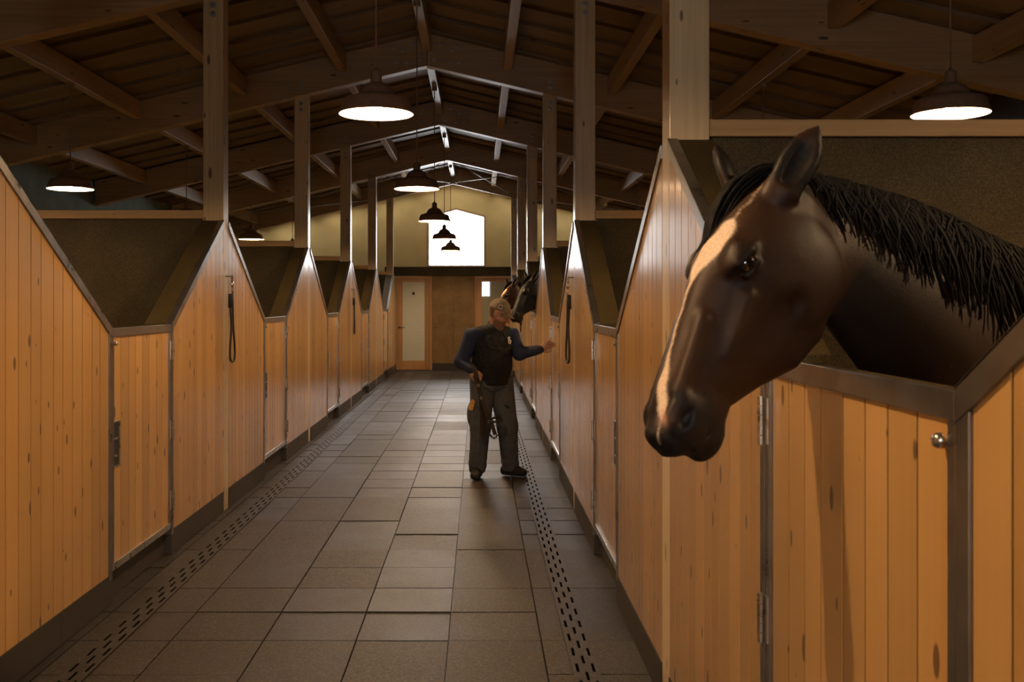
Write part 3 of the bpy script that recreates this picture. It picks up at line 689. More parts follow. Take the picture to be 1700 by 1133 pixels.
def build_horse_mesh():
    F = Field((0.18, 1.93, -0.02), (3.3, 3.12, 2.16), 0.0065)
    def trunk(X, Y, Z):
        xc = np.clip(X, NX[0], NX[-1]); y, zc, a, w = neck_at(xc); vn = (Z - zc) / a
        w = w * (1 - 0.42 * np.clip(vn, 0, 1) ** 1.5 * np.clip((2.0 - xc) * 1.2, 0, 1)); q = (np.abs(vn) ** 2.1 + np.abs((Y - y) / w) ** 2.1) ** (1 / 2.1)
        d = (q - 1) * np.minimum(a, w) * 0.9; e = np.abs(X - xc); return np.where(e > 0, np.sqrt(np.maximum(d, 0) ** 2 + e ** 2) + np.minimum(d, 0), d)
    F.put((0.66, 1.95, 0.7), (3.2, 3.1, 2.0), trunk, 0.03)
    # shoulders, haunches, legs
    for s in (-1, 1):
        F.ell((1.55, 2.58 + s * 0.15, 1.12), (0.20, 0.10, 0.30), k=0.06); F.ell((2.85, 2.74 + s * 0.15, 1.15), (0.25, 0.12, 0.34), k=0.08)
        y = 2.57 + s * 0.16
        F.chain([(1.48, y, 1.0), (1.55, y, 0.75), (1.50, y, 0.46), (1.52, y, 0.16), (1.47, y, 0.055)], [0.12, 0.078, 0.05, 0.036, 0.05], 0.03)
        F.cone((1.47, y, 0.055), (1.44, y, 0.045), 0.058, 0.06, 0.02)
        y = 2.74 + s * 0.16
        F.chain([(2.80, y, 1.0), (2.72, y, 0.82), (2.98, y, 0.52), (2.95, y, 0.18), (2.90, y, 0.055)], [0.16, 0.11, 0.055, 0.038, 0.05], 0.03)
        F.cone((2.90, y, 0.055), (2.86, y, 0.045), 0.058, 0.06, 0.02)
    F.chain([(3.12, 2.76, 1.36), (3.20, 2.76, 1.2), (3.22, 2.76, 0.8), (3.2, 2.76, 0.6)], [0.05, 0.06, 0.06, 0.02], 0.03)
    # head: lofted superellipse sections
    us = [-0.06, -0.02, 0.05, 0.13, 0.21, 0.30, 0.39, 0.47, 0.53, 0.57, 0.60, 0.622]
    top = [-0.01, 0.030, 0.052, 0.064, 0.066, 0.048, 0.026, 0.008, -0.006, -0.016, -0.034, -0.072]
    bot = [-0.08, -0.160, -0.222, -0.268, -0.284, -0.264, -0.206, -0.165, -0.176, -0.170, -0.150, -0.110]
    wid = [0.035, 0.062, 0.078, 0.090, 0.094, 0.078, 0.063, 0.057, 0.060, 0.060, 0.052, 0.028]
    def head(X, Y, Z):
        x, y, z = X - HP[0], Y - HP[1], Z - HP[2]
        u = x * HF[0] + y * HF[1] + z * HF[2]; v = x * HV[0] + y * HV[1] + z * HV[2]; w = x * HL[0] + y * HL[1] + z * HL[2]
        uc = np.clip(u, us[0], us[-1]); t = np.interp(uc, us, top); b = np.interp(uc, us, bot); hw = np.interp(uc, us, wid)
        m = (t + b) / 2; hh = (t - b) / 2; vn = (v - m) / hh
        hw = hw * (1.0 - 0.22 * np.clip(-vn - 0.1, 0, 1) * np.clip((0.5 - uc) * 4, 0, 1) - 0.16 * np.clip(vn, 0, 1) * np.clip((uc - 0.25) * 5, 0, 1))
        p = 2.35; q = (np.abs(vn) ** p + np.abs(w / hw) ** p) ** (1 / p); d = (q - 1) * np.minimum(hh, hw)
        e = np.abs(u - uc); return np.where(e > 0, np.sqrt(np.maximum(d, 0) ** 2 + e ** 2) + np.minimum(d, 0), d)
    c = [HW(u, v, w) for u in (-0.06, 0.63) for v in (-0.27, 0.07) for w in (-0.1, 0.1)]
    F.put(np.min(c, 0), np.max(c, 0), head, 0.035)
    E = lambda c_, r, k=0.015, sub=False: F.ell(HW(*c_), r, HM, k, sub)
    for s in (1, -1):
        E((0.135, -0.135, s * 0.062), (0.105, 0.105, 0.034), 0.03)            # cheek
        E((0.205, 0.020, s * 0.074), (0.050, 0.026, 0.028), 0.025)             # brow over the eye
        F.cone(HW(0.27, -0.045, s * 0.074), HW(0.39, -0.075, s * 0.056), 0.010, 0.006, 0.025)   # facial crest
        F.cone(HW(0.36, 0.005, s * 0.045), HW(0.52, -0.028, s * 0.045), 0.010, 0.012, 0.02)    # nasal side
        E((0.150, 0.030, s * 0.082), (0.032, 0.016, 0.014), 0.018, True)      # hollow above the eye
        E((0.30, -0.14, s * 0.092), (0.09, 0.03, 0.018), 0.03, True)          # groove in front of the cheek
        E((0.221, 0.004, s * 0.104), (0.027, 0.018, 0.020), 0.010, True)      # eye socket
        F.cone(HW(0.192, 0.012, s * 0.095), HW(0.234, 0.021, s * 0.094), 0.010, 0.010, 0.010)  # upper lid
        F.cone(HW(0.199, -0.014, s * 0.093), HW(0.240, -0.013, s * 0.091), 0.008, 0.008, 0.010) # lower lid
        E((0.556, -0.060, s * 0.050), (0.042, 0.036, 0.014), 0.02)           # nostril wing
        E((0.566, -0.062, s * 0.068), (0.027, 0.014, 0.018), 0.008, True)     # nostril
        F.cone(HW(0.612, -0.118, s * 0.030), HW(0.535, -0.135, s * 0.062), 0.004, 0.003, 0.006, True)  # mouth line
    E((0.560, -0.160, 0), (0.046, 0.030, 0.040), 0.022)                       # chin and lower lip
    E((0.612, -0.075, 0), (0.022, 0.045, 0.042), 0.02)                        # upper lip
    # ears: a leaf-shaped shell opened to the front
    def ear(base, tip, wide, front, k=0.015):
        base, tip, front = np.array(base), np.array(tip), np.array(front); v = tip - base; L = np.linalg.norm(v); v = v / L
        front = front - v * (front @ v); front /= np.linalg.norm(front)
        for i in range(9):
            a, b = i / 9, (i + 1) / 9; pr = lambda t: wide * (0.62 + 0.95 * t - 0.2 * t * t - 1.3 * t ** 3.2) if t < 0.98 else 0.004
            sd = np.cross(v, front)
            F.flatseg(base + v * L * a, base + v * L * b, max(0.005, 0.5 * pr(a)), max(0.005, pr(a)), max(0.005, 0.5 * pr(b)), max(0.005, pr(b)), sd, k if i < 2 else 0.006)
        for i in range(2, 8):
            a, b = i / 9, (i + 1) / 9; pr = lambda t: wide * (0.62 + 0.95 * t - 0.2 * t * t - 1.3 * t ** 3.2)
            o = front * (0.55 * wide)
            F.flatseg(base + v * L * a + o, base + v * L * b + o, 0.45 * pr(a), 0.72 * pr(a), max(0.003, 0.45 * pr(b)), max(0.003, 0.72 * pr(b)), np.cross(v, front), 0.004, sub=True)
    ear(HW(0.035, 0.0, 0.062), HW(-0.150, 0.012, 0.088), 0.046, HL * 0.75 + HV * 0.35 + HF * 0.4)
    ear(HW(0.03, 0.03, -0.062), HW(-0.070, 0.118, -0.108), 0.044, -HL * 0.6 + HV * 0.3 + HF * 0.5)
    def loc(P): q = P - HP; return q @ HF, q @ HV, q @ HL
    def colour(P):
        u, v, w = loc(P); n = len(P)
        brown = np.array([0.027, 0.0112, 0.0048]); dark = np.array([0.007, 0.006, 0.0055]); tan = np.array([0.060, 0.032, 0.015])
        c = np.tile(brown, (n, 1)); head_m = (u > -0.1) & (u < 0.7) & (np.abs(w) < 0.16) & (v > -0.3) & (v < 0.2)
        body = sstep(0.80, 1.0, P[:, 0]) * (1 - 0.0 * u)
        def mix(f, col):
            nonlocal c; f = np.clip(f, 0, 1)[:, None]; c = c * (1 - f) + np.array(col) * f
        wob = 0.012 * np.sin(u * 47 + 2) + 0.010 * np.sin(v * 61) + 0.008 * np.sin(u * 113 + v * 71)
        # tan areas: cheek-crest streak, around the brow, lower shoulder
        mix(0.75 * np.exp(-(((u - 0.33) / 0.05) ** 2 + ((v + 0.055) / 0.018) ** 2)) * head_m * (w > 0), tan)
        mix(0.65 * np.exp(-(((u - 0.13) / 0.05) ** 2 + ((v - 0.045) / 0.02) ** 2)) * head_m, tan)
        mix(0.5 * np.exp(-(((u - 0.43) / 0.06) ** 2 + ((v + 0.01) / 0.02) ** 2)) * head_m * (w > 0), tan)
        mix(0.6 * sstep(0.9, 1.25, P[:, 0]) * sstep(1.72, 1.5, P[:, 2]), (0.055, 0.031, 0.015))
        mix(sstep(0.47, 0.56, u - 0.25 * (v + 0.08) + wob) * head_m, (0.010, 0.009, 0.009))       # muzzle
        mix(0.9 * np.exp(-(((u - 0.218) / 0.052) ** 2 + ((v - 0.006) / 0.042) ** 2)) * head_m * (np.abs(w) > 0.05), dark)  # round the eye
        mix(0.92 * sstep(0.035, -0.01, u) * ((v > 0.035) | (u < -0.05) | (np.abs(w) > 0.05)) * (v > -0.06) * head_m, (0.005, 0.0045, 0.004))                                            # ears
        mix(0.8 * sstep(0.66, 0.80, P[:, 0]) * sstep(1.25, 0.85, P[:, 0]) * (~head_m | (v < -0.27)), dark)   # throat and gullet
        mix(0.9 * sstep(0.6, 0.4, P[:, 2]), dark)                                                  # legs
        # blaze on the forehead, thin strip, snip into the near nostril
        cu = np.interp(u, [0.13, 0.16, 0.21, 0.26, 0.31, 0.46, 0.52, 0.56], [0.038, 0.032, 0.020, 0.004, -0.006, 0.000, 0.010, 0.024])
        hw = np.interp(u, [0.125, 0.14, 0.175, 0.215, 0.25, 0.29, 0.33, 0.44, 0.50, 0.55, 0.572, 0.59], [0, 0.012, 0.026, 0.034, 0.022, 0.006, 0.0035, 0.0035, 0.012, 0.013, 0.011, 0.0])
        bl = sstep(0.004, -0.004, np.abs(w - cu + wob * 0.2) - hw * (1 + 9 * wob)) * (v > -0.06) * head_m
        mix(bl, (0.72, 0.55, 0.40))
        sn = np.exp(-(((u - 0.578) / 0.016) ** 2 + ((v + 0.040) / 0.014) ** 2 + ((w - 0.032) / 0.016) ** 2)) * head_m
        mix(0.8 * sn, (0.66, 0.38, 0.28))
        return c
    return F, colour
def strands(name, roots, mat, parent, n=4):
    mb = MB()
    for pts, r in roots: mb.tube(pts, [r * (1 - 0.8 * (i / (len(pts) - 1)) ** 2) for i in range(len(pts))], n, cap=False)
    o = mb.build(name, mat, None, smooth=True, recalc=False); o.parent = parent; return o
COAT = coat_mat('bay_coat', rough=0.5, spec=0.22, nsc=160, bstr=0.3)
COATB = simple('black_coat', (0.0075, 0.0072, 0.0075), 0.48, 0, 0.35, nscale=120, namt=0.3, bstr=0.2)
COATC = coat_mat('chestnut_coat', rough=0.5, spec=0.3, mult=(1.5, 1.2, 1.0))
HAIR = simple('black_hair', (0.007, 0.0065, 0.006), 0.65, 0, 0.1, nscale=90, namt=0.4)
EYEM = simple('dark_eye', (0.006, 0.004, 0.003), 0.04, 0, 0.7, coat=1.0)
def build_horses():
    O = (1.9, 2.6, 0.0)
    F, colour = build_horse_mesh()
    root = thing('horse', O, 'large dark bay horse with white blaze leaning its head over the nearest right door', 'horse', 'horses looking out of the stalls')
    parts = [F.mesh('body', COAT, root, colour, O)]
    for s in (1, -1):
        b = MB(); r = 0.0225; b.lathe([(max(0.0005, r * math.sin(PI * i / 12)), -r * math.cos(PI * i / 12)) for i in range(13)], n=20)
        c = HW(0.219, 0.004, s * 0.083) - np.array(O); b.v = [(c[0] + x, c[1] + y, c[2] + z) for x, y, z in b.v]
        o = b.build('eye', EYEM, None, smooth=True); o.parent = root; parts.append(o)
    R = random.Random(3); rt = []
    for i in range(1000):                          # mane: falls over the near side of the neck
        x0 = R.uniform(0.74, 1.72); dx = R.uniform(-0.02, 0.07); th1 = R.uniform(0.35, 1.0) * (1.25 if x0 < 1.3 else 1.0); th0 = R.uniform(-0.3, 0.1); pts = []
        lift = R.uniform(0.004, 0.02)
        for j in range(6):
            q = j / 5; x = x0 + dx * q + 0.02 * math.sin(5 * q + i); y, zc, a, w = neck_at(x); th = th0 + (th1 - th0) * q
            w *= 1 - 0.42 * max(0, math.cos(th)) ** 1.5
            pts.append(np.array([x, y - (w + lift) * math.sin(th), zc + (a + lift) * math.cos(th)]) - np.array(O))
        rt.append((pts, R.uniform(0.004, 0.008)))
    parts.append(strands('mane', rt, HAIR, root))
    rt = []
    for i in range(300):                           # forelock: sweeps from the poll over the far side of the forehead
        w0 = R.uniform(-0.045, 0.035); L = R.uniform(0.10, 0.27); dw = R.uniform(-0.085, -0.02); pts = []; lift = R.uniform(0.006, 0.036)
        for j in range(7):
            q = j / 6; u = -0.045 + L * q; w = w0 + dw * q
            vt = np.interp(u, [-0.06, -0.02, 0.05, 0.13, 0.21], [0.012, 0.034, 0.054, 0.064, 0.066]) - 6.0 * w * w + lift * math.sin(PI * min(1, 0.15 + q))
            pts.append(HW(u, vt, w) - np.array(O))
        rt.append((pts, R.uniform(0.003, 0.006)))
    parts.append(strands('forelock', rt, HAIR, root))
    for (dx, dy, sc_, mat, lab) in ((0.10, 12.0, 1.04, COATB, 'black horse looking out of a far right stall towards the man'), (-0.05, 15.9, 1.035, COATC, 'small brown horse farthest down the right row, ears pricked')):
        r = root.copy(); COL.objects.link(r); r['label'] = lab
        r.location = (0.76 + (O[0] - 0.76) * sc_ + dx, 2.3 + (O[1] - 2.3) * sc_ + dy, 0); r.scale = (sc_,) * 3
        for p in parts:
            c = p.copy(); COL.objects.link(c); c.parent = r; c.matrix_parent_inverse = Matrix.Identity(4)
            if p.name == 'body': c.material_slots[0].link = 'OBJECT'; c.material_slots[0].material = mat
build_horses()

# ---- the man in the aisle
def SK(c, h=0.006): return c
def build_man():
    O = (0.13, 9.70, 0.0); oy = 0.10                 # everything below is written 0.10 m nearer
    root = thing('person', O, 'man in a dark vest, grey trousers and cap, reaching out to the stall', 'person')
    phi = math.radians(32); FW = np.array([math.sin(phi), -math.cos(phi), 0]); LF = np.array([math.cos(phi), math.sin(phi), 0]); UP = np.array([0, 0, 1.0])
    D = np.array([0, oy, 0.0]); V = lambda *p: np.array(p, float) + D
    pel = V(.115, 9.62, .92); chest = V(.125, 9.60, 1.22); neck = V(.165, 9.585, 1.41)
    sR = V(-.055, 9.50, 1.345); sL = V(.300, 9.69, 1.345); eR = V(-.165, 9.50, 1.10); wR = V(-.075, 9.40, 1.035); eL = V(.385, 9.66, 1.165); wL = V(.565, 9.59, 1.205)
    hR = V(.035, 9.58, .90); hL = V(.205, 9.68, .90); kR = V(.015, 9.53, .48); aR = V(-.015, 9.56, .10); kL = V(.270, 9.61, .48); aL = V(.300, 9.68, .10)
    SKIN = coat_mat('skin', rough=0.5, spec=0.35, nsc=90, namt=0.08, bstr=0.05)
    def clothm(n, c, r=0.8, ns=60, am=0.25, b=0.25): return simple(n, c, r, 0, 0.25, nscale=ns, namt=am, bstr=b)
    VEST = clothm('black_vest', (0.010, 0.011, 0.0105), 0.75, 16, 0.3, 1.0); NAVY = clothm('navy_shirt', (0.018, 0.026, 0.060)); GREY = clothm('grey_trousers', (0.066, 0.069, 0.072), ns=18, b=0.6)
    SHOE = clothm('dark_shoe', (0.022, 0.019, 0.015), 0.5); CAP = clothm('faded_camo_cap', (0.17, 0.135, 0.085), ns=22, am=0.5); CUFF = clothm('dark_cuff', (0.025, 0.028, 0.04))
    # head frame
    psi = math.radians(70); tilt = math.radians(21)
    hf = np.array([math.sin(psi) * math.cos(tilt), -math.cos(psi) * math.cos(tilt), -math.sin(tilt)]); hl = np.array([math.cos(psi), math.sin(psi), 0]); hu = np.cross(hf, hl) * 1.0
    if hu[2] < 0: hu = -hu
    hc = V(.195, 9.55, 1.555); HMn = np.array([hf, hl, hu]).T
    T = lambda f, l, u: hc + hf * f + hl * l + hu * u
    # body
    B = Field((-.30, 9.10, -.01), (.86, 9.98, 1.72), 0.0055)
    B.ell(T(-.012, 0, .028), (.096, .076, .098), HMn, .02); B.ell(T(.030, 0, -.048), (.064, .060, .092), HMn, .025); B.ell(T(.054, 0, -.118), (.032, .038, .030), HMn, .02)
    B.cone(T(.094, 0, .004), T(.116, 0, -.042), .009, .016, .012); B.ell(T(.102, 0, -.046), (.016, .019, .010), HMn, .008)
    for s in (-1, 1):
        B.ell(T(-.005, s * .079, -.012), (.022, .011, .034), HMn, .006); B.ell(T(.083, s * .034, .004), (.014, .017, .010), HMn, .008, True); B.ell(T(.086, s * .032, .022), (.012, .026, .009), HMn, .012)
        B.ell(T(.079, s * .033, .004), (.011, .012, .010), HMn, .004); B.ell(T(.058, s * .045, -.035), (.025, .02, .03), HMn, .02)
    B.cone(T(.086, -.02, -.086), T(.086, .02, -.086), .008, .008, .008); B.cone(T(.095, -.018, -.080), T(.095, .018, -.080), .0035, .0035, .004, True)
    B.cone(neck + UP * -.03, T(-.025, 0, -.06), .058, .054, .03)
    B.flatseg(pel, chest, .10, .14, .11, .16, LF, .04); B.flatseg(chest, neck - UP * .05, .10, .15, .06, .09, LF, .04)
    for a, b, c, rr in ((sR, eR, wR, 1), (sL, eL, wL, 1)): B.chain([a, b, c], [.052, .042, .028], .02)
    for a, b, c in ((hR, kR, aR), (hL, kL, aL)): B.chain([a, b, c], [.085, .058, .042], .03)
    toeR = V(-.035, 9.40, .03); toeL = V(.415, 9.60, .03)
    B.cone(aR, aR + (toeR - aR) * .6 + UP * .01, .036, .022); B.cone(aL, aL + (toeL - aL) * .6 + UP * .01, .036, .022)
    def hand(wr, dirn, palm_n, thumb_side, curl, spread=1.0):
        d = np.array(dirn, float); d /= np.linalg.norm(d); pn = np.array(palm_n, float); pn -= d * (pn @ d); pn /= np.linalg.norm(pn); sd = np.cross(d, pn) * thumb_side
        pc = wr + d * .085
        B.flatseg(wr + d * .01, pc, .017, .026, .015, .038, sd, .012)
        for i, (o, l) in enumerate(((.030, .072), (.010, .082), (-.010, .076), (-.029, .060))):
            p = wr + d * .088 + sd * o; a = 0.0; dd = d + sd * o * 4 * (spread - 0.4)
            dd = dd / np.linalg.norm(dd); q = p
            for j, fr in enumerate((.45, .32, .23)):
                a = curl * (j + 0.6) * (1 + 0.12 * i); nd = dd * math.cos(a) + pn * math.sin(a); q2 = q + nd * l * fr
                B.cone(q, q2, .0098 - .0008 * j, .0090 - .0008 * j, .004); q = q2
        t0 = wr + d * .03 + sd * .028; t1 = t0 + d * .030 + sd * .026 + pn * .008; t2 = t1 + d * .028 + sd * .006 + pn * .016
        B.cone(t0, t1, .014, .0115, .010); B.cone(t1, t2, .011, .009, .004)
    hand(wR, (.62, -.25, -.50), (.45, .30, -.60), -1, .62, .5)
    hand(wL, (.86, -.15, .45), (.25, -.9, -.1), 1, .16, 1.0)
    def skc(P):
        q = P - hc; f, l, u = q @ hf, q @ hl, q @ hu
        c = np.tile(np.array([.40, .22, .14]), (len(P), 1)); hd = (np.abs(l) < .1) & (np.abs(f) < .13) & (np.abs(u) < .16)
        def mix(m, col):
            nonlocal c; m = np.clip(m, 0, 1)[:, None]; c = c * (1 - m) + np.array(col) * m
        mix(.75 * sstep(-.050, -.070, u) * (f > -.01) * hd * (1 - np.exp(-((u + .082) / .008) ** 2) * (np.abs(l) < .024)), (.085, .045, .025))   # beard
        mix(.85 * sstep(.01, -.02, f) * sstep(-.07, -.05, u) * hd * (np.abs(l) < .074), (.07, .04, .022))        # hair
        mix(.6 * np.exp(-(((u + .082) / .007) ** 2)) * (np.abs(l) < .022) * (f > .07) * hd, (.42, .16, .12))
        mix(.9 * np.exp(-(((u - .004) / .007) ** 2)) * (np.abs(np.abs(l) - .033) < .012) * (f > .075) * hd, (.03, .02, .018))
        mix(.8 * np.exp(-(((u - .024) / .006) ** 2)) * (np.abs(np.abs(l) - .033) < .022) * (f > .07) * hd, (.09, .05, .03))
        return c
    B.mesh('body', SKIN, root, skc, O)
    # cap
    C = Field((-.0, 9.3, 1.45), (.45, 9.85, 1.76), 0.005)
    C.ell(T(-.012, 0, .035), (.106, .087, .102), HMn, .01)
    C.put(hc - .22, hc + .22, lambda X, Y, Z: (X - hc[0]) * hu[0] + (Y - hc[1]) * hu[1] + (Z - hc[2]) * hu[2] - .028, .006, True)
    o = C.mesh('cap', CAP, root, None, O)
    Bm = MB(); n = 13; rows = 6; vs = []
    for i in range(rows):
        fr = i / (rows - 1)
        for j in range(n):
            th = -1.12 + 2.24 * j / (n - 1); rr = 1 + .72 * fr * math.cos(th * 1.25) ** 0.8 if abs(th * 1.25) < PI / 2 else 1
            f = .090 * math.cos(th) * (1 + .80 * fr * max(0, math.cos(th * 1.3))); l = .082 * math.sin(th) * (1 + .05 * fr); u = .034 - .035 * fr - .35 * l * l / .09
            vs.append(tuple(T(f - .005, l, u) - np.array(O)))
    fs = [(i * n + j, i * n + j + 1, (i + 1) * n + j + 1, (i + 1) * n + j) for i in range(rows - 1) for j in range(n - 1)]
    Bm.add(vs, fs, .5); bo = Bm.build('brim', CAP, None, smooth=True); bo.parent = o
    sm = bo.modifiers.new('t', 'SOLIDIFY'); sm.thickness = .004; sm.offset = 0
    # cap patch on the side that faces the camera (the man's right temple side of the front)
    def disc(name, c, nrm, upv, poly, mat, par, off):
        c = np.array(c); nrm = np.array(nrm) / np.linalg.norm(nrm); rt = np.cross(upv, nrm); rt /= np.linalg.norm(rt); up2 = np.cross(nrm, rt)
        m_ = MB(); m_.prism(poly, lambda p, t: tuple(c + rt * p[0] + up2 * p[1] + nrm * (off + t) - np.array(O)), -0.004, 0.0, .5); q = m_.build(name, mat, None); q.parent = par; return q
    PATCH = simple('patch_cloth', (.46, .42, .36), .8); PDARK = simple('patch_ink', (.07, .05, .045), .8)
    pd2 = -hl * .95 + hf * .25 + hu * .25; pc = T(-.012 + .026, -.081, .035 + .030)
    sq = [(-.019, -.021), (.019, -.021), (.019, .021), (-.019, .021)]
    disc('cap_patch', pc, pd2, hu, sq, PATCH, o, .006)
    disc('patch_emblem', pc, pd2, hu, [(.012 * math.cos(i * PI / 8), .013 * math.sin(i * PI / 8)) for i in range(16)], PDARK, o, .0075)
    # shirt: sleeves and collar
    N_ = Field((-.30, 9.2, .85), (.75, 9.98, 1.5), 0.0065)
    N_.chain([sR, eR, wR - (wR - eR) * .02], [.082, .064, .046], .03); N_.chain([sL, eL, wL - (wL - eL) * .02], [.080, .062, .044], .03)
    N_.flatseg(sR, sL, .085, .07, .085, .07, (0, 0, 1), .04); N_.flatseg(chest, neck, .09, .14, .06, .075, LF, .03)
    for i in range(7):
        a = eR + (wR - eR) * (i / 7); N_.cone(a + np.array([-.03, -.02, .02]), a + np.array([.02, -.045, -.02]), .018, .018, .015)
    N_.put(neck - .2, neck + .2, lambda X, Y, Z: -(Z - (neck[2] - .002)) + 0 * X + 0 * Y, .01, True)
    N_.mesh('shirt', NAVY, root, None, O)
    for w_, e_ in ((wR, eR), (wL, eL)):
        Cf = Field(w_ - .12, w_ + .12, 0.005); d = (w_ - e_) / np.linalg.norm(w_ - e_); Cf.cone(w_ - d * .012, w_ + d * .014, .0475 if w_ is wR else .0455, .040, .004); Cf.mesh('cuff', CUFF, root, None, O)
    # vest
    Vt = Field((-.25, 9.25, .80), (.52, 10.02, 1.56), 0.0065)
    Vt.flatseg(pel + UP * .0, pel + UP * .15 + FW * .015, .150, .178, .160, .188, LF, .03, 2.4)
    Vt.flatseg(pel + UP * .15 + FW * .015, chest + UP * .03, .156, .188, .142, .200, LF, .03, 2.4)
    Vt.flatseg(chest + UP * .03, neck - UP * .055, .140, .205, .085, .12, LF, .03, 2.3)
    Vt.cone(sR + LF * .03, neck - UP * .02, .075, .07, .03); Vt.cone(sL - LF * .03, neck - UP * .02, .075, .07, .03)
    Vt.cone(neck - UP * .04 - FW * .012, neck + UP * .020 - FW * .040, .080, .070, .02); Vt.cone(neck + FW * .05 + UP * .02, neck + FW * .09 + UP * .06, .050, .055, .015, True)
    Vt.cone(neck + UP * .0, neck + UP * .12, .060, .052, .008, True)
    zc = .872 + 0.0
    Vt.put((-.25, 9.25, .7), (.52, 10.02, zc), lambda X, Y, Z: (Z - zc) + 0 * X + 0 * Y, .012, True)
    vo = Vt.mesh('vest', VEST, root, None, O)
    mbz = MB(); pts = [chest + FW * (.142 - .10 * max(0, t - .5)) + UP * (-.30 + .50 * t) for t in np.linspace(0, 1, 8)]
    # chest emblem: pale ring with a horse-head shape
    EMB = simple('emblem_thread', (.62, .60, .54), .8)
    ec = chest + FW * .128 + LF * .093 + UP * .075; en = FW * .93 + LF * .45 + UP * .12
    ring_o = [(.033 * math.cos(i * PI / 12), .035 * math.sin(i * PI / 12)) for i in range(24)]; ring_i = [(.024 * math.cos(i * PI / 12), .025 * math.sin(i * PI / 12)) for i in range(24)]
    nrm = en / np.linalg.norm(en); rt = np.cross(UP, nrm); rt /= np.linalg.norm(rt); up2 = np.cross(nrm, rt); m_ = MB()
    for i in range(24):
        if i in (0, 1, 2, 11, 12): continue
        j = (i + 1) % 24; m_.prism([ring_o[i], ring_o[j], ring_i[j], ring_i[i]], lambda p, t: tuple(ec + rt * p[0] + up2 * p[1] + nrm * (.020 + t) - np.array(O)), -.004, 0, .5)
    m_.prism([(-.020, -.004), (-.012, .010), (-.004, .018), (-.001, .024), (.003, .017), (.013, .008), (.019, -.006), (.021, -.022), (.004, -.023), (.006, -.010), (-.002, -.004), (-.012, -.014)], lambda p, t: tuple(ec + rt * p[0] + up2 * p[1] + nrm * (.020 + t) - np.array(O)), -.004, 0, .5)
    eo = m_.build('chest_emblem', EMB, None); eo.parent = vo
    # trousers
    Tr = Field((-.20, 9.30, .02), (.50, 10.0, 1.02), 0.0065)
    Tr.flatseg(pel - UP * .02, pel + UP * .07, .135, .185, .13, .18, LF, .03)
    hemR = aR + np.array([0, 0, -.015]); hemL = aL + np.array([0, 0, -.015])
    Tr.chain([hR, kR, hemR], [.122, .094, .078], .035); Tr.chain([hL, kL, hemL], [.124, .097, .078], .035)
    for (k_, a_, sg) in ((kR, aR, 1), (kL, aL, -1)):
        for z_, r_ in ((.20, .082), (.13, .086), (.30, .082)):
            c = a_ + (k_ - a_) * ((z_ - .1) / .38); Tr.cone(c + np.array([-.035, -.02, .012]), c + np.array([.035, -.02, -.012]), r_ - .035, r_ - .035, .015)
    for (a_, b_) in ((V(.02, 9.45, .86), V(.13, 9.50, .80)), (V(.25, 9.55, .84), V(.14, 9.52, .79)), (V(.22, 9.5, .70), V(.30, 9.58, .64)), (V(-.04, 9.45, .66), V(.05, 9.44, .62))): Tr.cone(a_, b_, .012, .008, .02, True)
    Tr.ell(V(-.085, 9.55, .60), (.028, .07, .10), k=.02)
    zc2 = .045
    Tr.put((-.20, 9.3, -.05), (.5, 10, zc2), lambda X, Y, Z: (Z - zc2) + 0 * X + 0 * Y, .01, True)
    to = Tr.mesh('trousers', GREY, root, None, O)
    MUST = clothm('mustard_cloth', (.58, .33, .09), ns=40)
    m_ = Field((-.16, 9.3, .60), (.02, 9.8, .80), 0.005); m_.flatseg(V(-.075, 9.49, .665), V(-.055, 9.47, .725), .035, .020, .030, .016, (1, .3, 0), .006, 3.0); m_.mesh('thigh_patch', MUST, to, None, O)
    # shoes
    for nm, a_, t_ in (('R', aR, toeR), ('L', aL, toeL)):
        d = (t_ - a_) * np.array([1, 1, 0]); d /= np.linalg.norm(d); sd = np.cross(UP, d); h = Field(np.minimum(a_, t_) - np.array([.14, .14, .12]), np.maximum(a_, t_) + np.array([.14, .14, .10]), .005)
        g = np.array([a_[0], a_[1], 0]); h.flatseg(g - d * .06 + UP * .045, g + d * .14 + UP * .040, .045, .042, .036, .048, sd, .01, 2.6); h.flatseg(g - d * .03 + UP * .06, g + UP * .12, .05, .045, .052, .048, sd, .03); h.cone(g + d * .02 + UP * .09, g + d * .12 + UP * .055, .04, .03, .03)
        h.put(h.lo, h.lo + np.array([1, 1, .2]), lambda X, Y, Z: (Z - .003) + 0 * X + 0 * Y, .004, True)
        so = h.mesh('shoe', SHOE, root, None, O)
    return wR, wL, O
WR, WL, MO = build_man()
